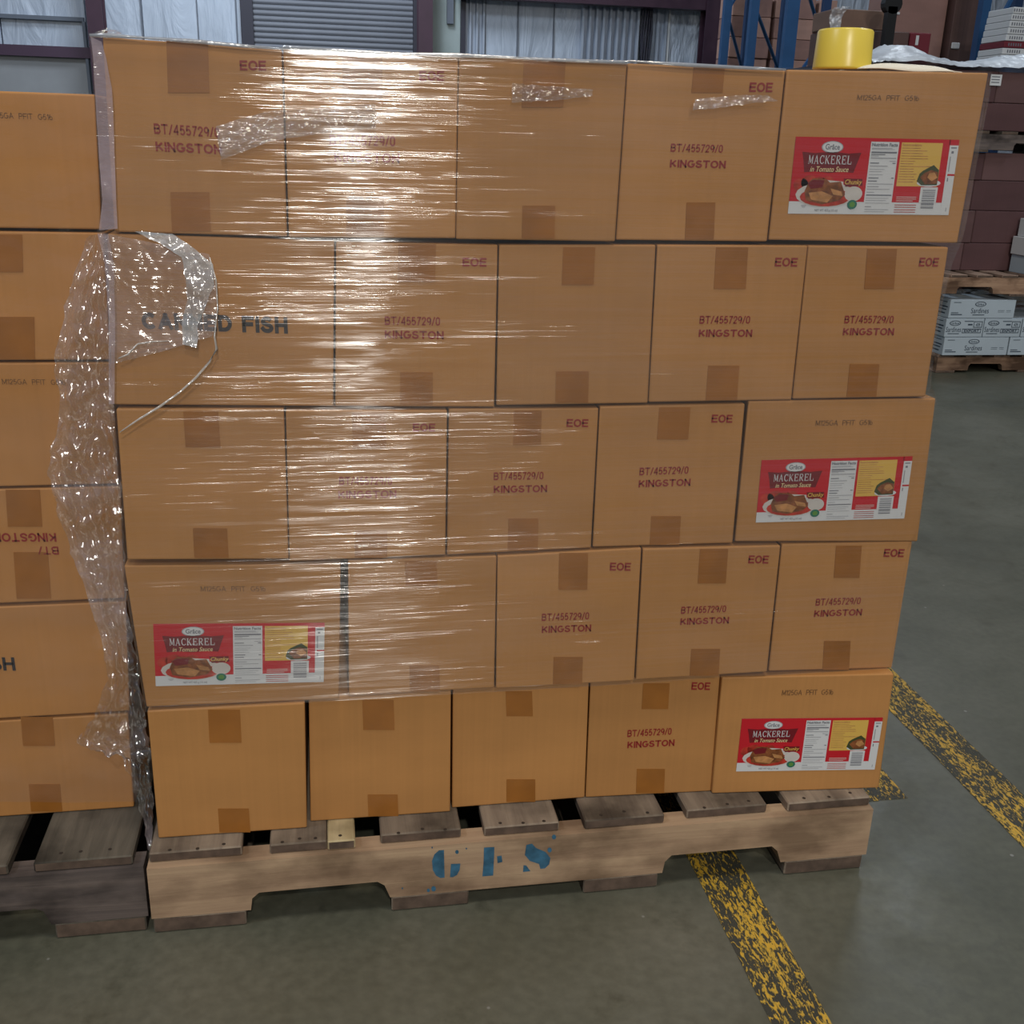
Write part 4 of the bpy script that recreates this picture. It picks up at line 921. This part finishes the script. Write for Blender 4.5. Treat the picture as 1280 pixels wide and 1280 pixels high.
# film heap on top of that load
V = []; Fc = []; n, m_ = 70, 24
for j in range(m_+1):
    for i in range(n+1):
        u = i/n; v = j/m_; x = 3.215+u*1.5
        h = .03+.085*math.exp(-((u-.16)/.13)**2)+.03*u+.20*max(0, u-.38)**1.1
        q = Vector((x*9, v*4, 0)); hh = h*(math.sin(math.pi*min(1, v*1.0+.02)) ** .5)*(1+.25*noise.noise(q))
        V.append(Vector((x+.01*noise.noise(q*2), YD-.025+v*.5, 1.636+max(0, hh)+.012*abs(noise.noise(q*3)))))
for j in range(m_):
    for i in range(n): a = j*(n+1)+i; Fc.append([a, a+1, a+n+2, a+n+1])
HM = film('heaped_film', milk=.86, gloss=.08, rough=.3, sx=14, sz=40, strength=.6, tint=(.62, .67, .74), crumple=22, patchy=.3)
o = link('film_heap', V, Fc, HM, None, smooth=True, loc=(3.95, YD+.25, 1.636)); tag(o, 'heap of whitish crumpled film on top of the dark carton load', 'plastic film')
# white cartons at right edge standing on gapped pallet
for k, (x0, z0, z1) in enumerate(((4.235, .5645, .665), (4.225, .666, .765), (4.25, .766, .865))):
    e = empty('white_carton', (x0+.2, 4.15, z0), ['white carton on the gapped pallet at the right edge, lowest of three', 'white carton at the right edge, middle of three', 'white carton at the right edge, uppermost of three'][k], 'carton', 'white cartons at the right edge')
    MB().cbox((x0, 4.07, z0), (x0+.4, 4.23, z1), .002).build('body', L_WHITE if k else SARD, e)
    m = MB(); m.flat = True; m.poly([(x0+.02, 4.0688, z0+.045), (x0+.3, 4.0688, z0+.045), (x0+.3, 4.0688, z0+.075), (x0+.02, 4.0688, z0+.075)]); m.build('printed_mark', L_GREY, e)

# ------------------------------------------------------------------ racking and cartons far behind
BLUE = plain('rack_blue', (.018, .075, .19), .45, spec=.4, var=.08); BLUE_D = plain('rack_blue_dark', (.010, .035, .10), .5)
def post(x0, x1, Y, parent, dep=.08, z1=6, mat=None):
    m = MB(); w = x1-x0
    m.box((x0, Y, 0), (x1, Y+.012, z1)); m.box((x0, Y+.0121, 0), (x0+.012, Y+dep, z1)); m.box((x1-.012, Y+.0121, 0), (x1, Y+dep, z1)); return m.build('post', mat or BLUE, parent)
def frame(pxs, Y, label, zig, dep=1.0):
    """upright frame seen obliquely: two posts joined by lacing bars"""
    (a0, a1), (b0, b1) = pxs; Y2 = Y+dep
    A = [at(a0, 45, Y=Y).x, at(a1, 45, Y=Y).x]; B = [at(b0, 45, Y=Y2).x, at(b1, 45, Y=Y2).x]
    e = empty('rack_upright_frame', ((A[0]+B[1])/2, Y+dep/2, 0), label, 'rack upright')
    post(A[0], A[1], Y, e); post(B[0], B[1], Y2, e, mat=BLUE_D)
    ca, cb = sum(A)/2, sum(B)/2; z = .3; f = 0
    for k in range(9):
        z2 = z+zig; p, q = ((ca, Y+.05, z), (cb, Y2+.05, z2)) if k % 2 == 0 else ((cb, Y2+.05, z), (ca, Y+.05, z2))
        MB().tube([p, q], .022, 5).build('lacing_bar', BLUE, e); z = z2
    return e
frame(((903, 912), (930, 940)), 12.2, 'blue rack upright frame right of the maroon column', .62)
frame(((936, 946), (975, 984)), 11.4, 'blue rack upright frame second from the maroon column', .62)
frame(((981, 996), (1026, 1035)), 10.6, 'blue rack upright frame just left of the yellow roll', .72)
b1 = at(1228, 30, Y=7.6)
frame(((1223, 1233), (1262, 1272)), 7.4, 'blue rack upright frame above the film heap at right', .8)
PINK = card('pinkish_board', (.40, .235, .19), .12, .6); PINK2 = card('pinkish_board_dark', (.30, .17, .145), .12, .6)
ck = 0
for ci, px in enumerate((912, 939, 966, 993, 1020)):
    for rj in range(5):
        Y = 13.6; w = .27; x = at(px, 50, Y=Y).x; z0 = 1.86+rj*.26
        e = empty('pink_brown_carton', (x+w/2, Y+.25, z0), f'pinkish brown carton behind blue racking, column {["one","two","three","four","five"][ci]} from left, tier {["one","two","three","four","five"][rj]} above shelf', 'carton', 'pinkish cartons behind the racking')
        MB().cbox((x+.006, Y+random.uniform(0, .04), z0+.001), (x+w-.004, Y+.5, z0+.255), .006).build('body', [PINK, PINK2][(ci+rj) % 2], e)
sh = empty('rack_shelf', (at(970, 50, Y=13.6).x, 13.9, 1.76), 'rack shelf carrying the pinkish cartons behind the blue uprights', 'shelf')
xa_, xb_ = at(900, 50, Y=13.6).x, at(1055, 50, Y=13.6).x
MB().box((xa_, 13.5, 1.76), (xb_, 13.58, 1.858)).build('beam', BLUE, sh); MB().box((xa_, 13.581, 1.82), (xb_, 14.3, 1.858)).build('shelf_deck', DARKST, sh)
for x in (xa_, xb_-.08): MB().box((x, 13.581, 0), (x+.08, 13.66, 1.819)).build('post', BLUE, sh); MB().box((x, 14.2, 0), (x+.08, 14.28, 1.819)).build('post', BLUE, sh)
# mid-distance cartons above the dark load
ZS = at(1120, 84, Y=7).z; xs0 = at(1036, 60, Y=6.95).x; xs1 = at(1219, 60, Y=7.2).x
ms = empty('rack_shelf', (4.9, 7.6, ZS-.1), 'rack shelf hidden behind the film heap carrying brown cartons', 'shelf')
MB().box((xs0, 6.95, ZS-.1), (xs1, 7.0, ZS-.0005)).build('beam', BLUE, ms); MB().box((xs0, 7.001, ZS-.03), (xs1, 8.6, ZS-.0005)).build('shelf_deck', DARKST, ms)
for q in (xs0, xs1-.08):
    for w_ in (7.001, 8.5): MB().box((q, w_, 0), (q+.08, w_+.08, ZS-.031)).build('post', BLUE, ms)
def mid(x0, y0, x1, y1, Y, mat, label, dep=.5, cols=1, rows=1, name='storage_carton'):
    lo, hi = pxbox(x0, y0, x1, y1, Y, dep)
    if dep > .1 and y1 > 40: lo[2] = ZS
    if 'partly wrapped' in label: lo[2] = at(1090, 38, Y=7.05).z+.002
    e = empty(name, ((lo[0]+hi[0])/2, Y+dep/2, lo[2]), label, 'carton' if dep > .1 else 'card')
    MB().cbox(tuple(lo), tuple(hi), .006).build('body', mat, e); return e, lo, hi
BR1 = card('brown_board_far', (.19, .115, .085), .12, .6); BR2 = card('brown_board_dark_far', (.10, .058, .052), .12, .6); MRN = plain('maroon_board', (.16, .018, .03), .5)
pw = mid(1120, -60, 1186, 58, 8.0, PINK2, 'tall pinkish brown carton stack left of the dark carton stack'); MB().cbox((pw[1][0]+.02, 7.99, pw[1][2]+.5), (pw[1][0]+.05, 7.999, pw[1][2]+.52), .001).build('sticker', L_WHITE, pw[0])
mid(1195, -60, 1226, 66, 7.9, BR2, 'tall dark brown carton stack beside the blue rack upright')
mid(1043, 12, 1108, 37, 7.05, BR1, 'brown carton partly wrapped in film behind the yellow roll', .4)
mid(1046, 38, 1136, 62, 7.0, BR2, 'dark brown carton under the wrapped brown carton')
e_, lo, hi = mid(1137, 41, 1163, 62, 7.0, MRN, 'small maroon carton with a pale square above the film heap')
MB().box((lo[0]+.05, 6.998, hi[2]-.09), (lo[0]+.075, 6.9995, hi[2]-.02)).build('pale_square', L_WHITE, e_)
lo, hi = pxbox(1036, 8, 1052, 36, 7.12, .05)
wf = loose('film_wad', [(1037,36),(1036,22),(1040,12),(1046,8)], [(1050,36),(1051,24),(1056,14),(1064,9)], 7.03, FILM_M, None, amp=.03, freq=20, n=14, m=20); 
ww = at(1045, 30, Y=7.12)
for v in wf.data.vertices: v.co -= ww
wf.location = ww; tag(wf, 'white film wad clinging to the wrapped brown carton', 'plastic film')
mid(1190, 53, 1200, 61, 7.88, L_WHITE, 'small white card on the front of the dark carton stack', .018)
st_ = empty('steel_post', (at(1115, 20, Y=6.65).x, 6.65, 0), 'black steel post with a rounded head standing behind the dark load', 'post')
a, b = at(1109.5, 20, Y=6.65).x, at(1121, 20, Y=6.65).x; zz = at(1115, 8, Y=6.65).z
BK = plain('black_steel', (.008, .008, .009), .5)
MB().box((a, 6.65, 0), (b, 6.71, zz)).build('shaft', BK, st_)
MB().tube([((a+b)/2, 6.65, zz+.02), ((a+b)/2, 6.72, zz+.02)], (b-a)*.95, 16).build('head', BK, st_)
MB().box((a-.1, 6.60, 0), (b+.1, 6.75, .012)).build('base_plate', BK, st_)
e_ = empty('wrapped_white_cases', (at(1275, 30, Y=6.2).x, 6.8, ZS), 'film-wrapped white cases with barcodes at the top right corner', 'cases')
z0 = ZS; xx = at(1257, 30, Y=6.6).x; ST = (at(1270, 8, Y=6.6).z-ZS)/9
for k in range(9):
    MB().cbox((xx+.006*k, 6.6, z0+k*ST), (xx+.45, 6.93, z0+(k+.93)*ST), .004).build('case', L_WHITE if k != 3 else MRN, e_); m = MB(); m.flat = True
    for j in range(6): m.poly([(xx+.05+j*.02, 6.5985, z0+(k+.25)*ST), (xx+.06+j*.02, 6.5985, z0+(k+.25)*ST), (xx+.06+j*.02, 6.5985, z0+(k+.7)*ST), (xx+.05+j*.02, 6.5985, z0+(k+.7)*ST)])
    m.build('barcode', L_GREY, e_)
ms2 = empty('rack_shelf', (xx+.3, 6.85, ZS-.1), 'short rack shelf under the wrapped white cases', 'shelf')
MB().box((xx-.05, 6.55, ZS-.1), (xx+.6, 6.6, ZS-.0005)).build('beam', BLUE, ms2); MB().box((xx-.05, 6.601, ZS-.03), (xx+.6, 6.94, ZS-.0005)).build('shelf_deck', DARKST, ms2)
for q in (xx-.05, xx+.52):
    for w_ in (6.601, 6.86): MB().box((q, w_, 0), (q+.08, w_+.08, ZS-.031)).build('post', BLUE, ms2)
# joined small marks that cannot be picked apart singly
for o_ in bpy.data.objects:
    if o_.name.split('.')[0] in ('nail_heads', 'printed_marks', 'side_print', 'barcode', 'sticker_print', 'paint_specks', 'film_fold_marks'): o_['kind'] = 'stuff'
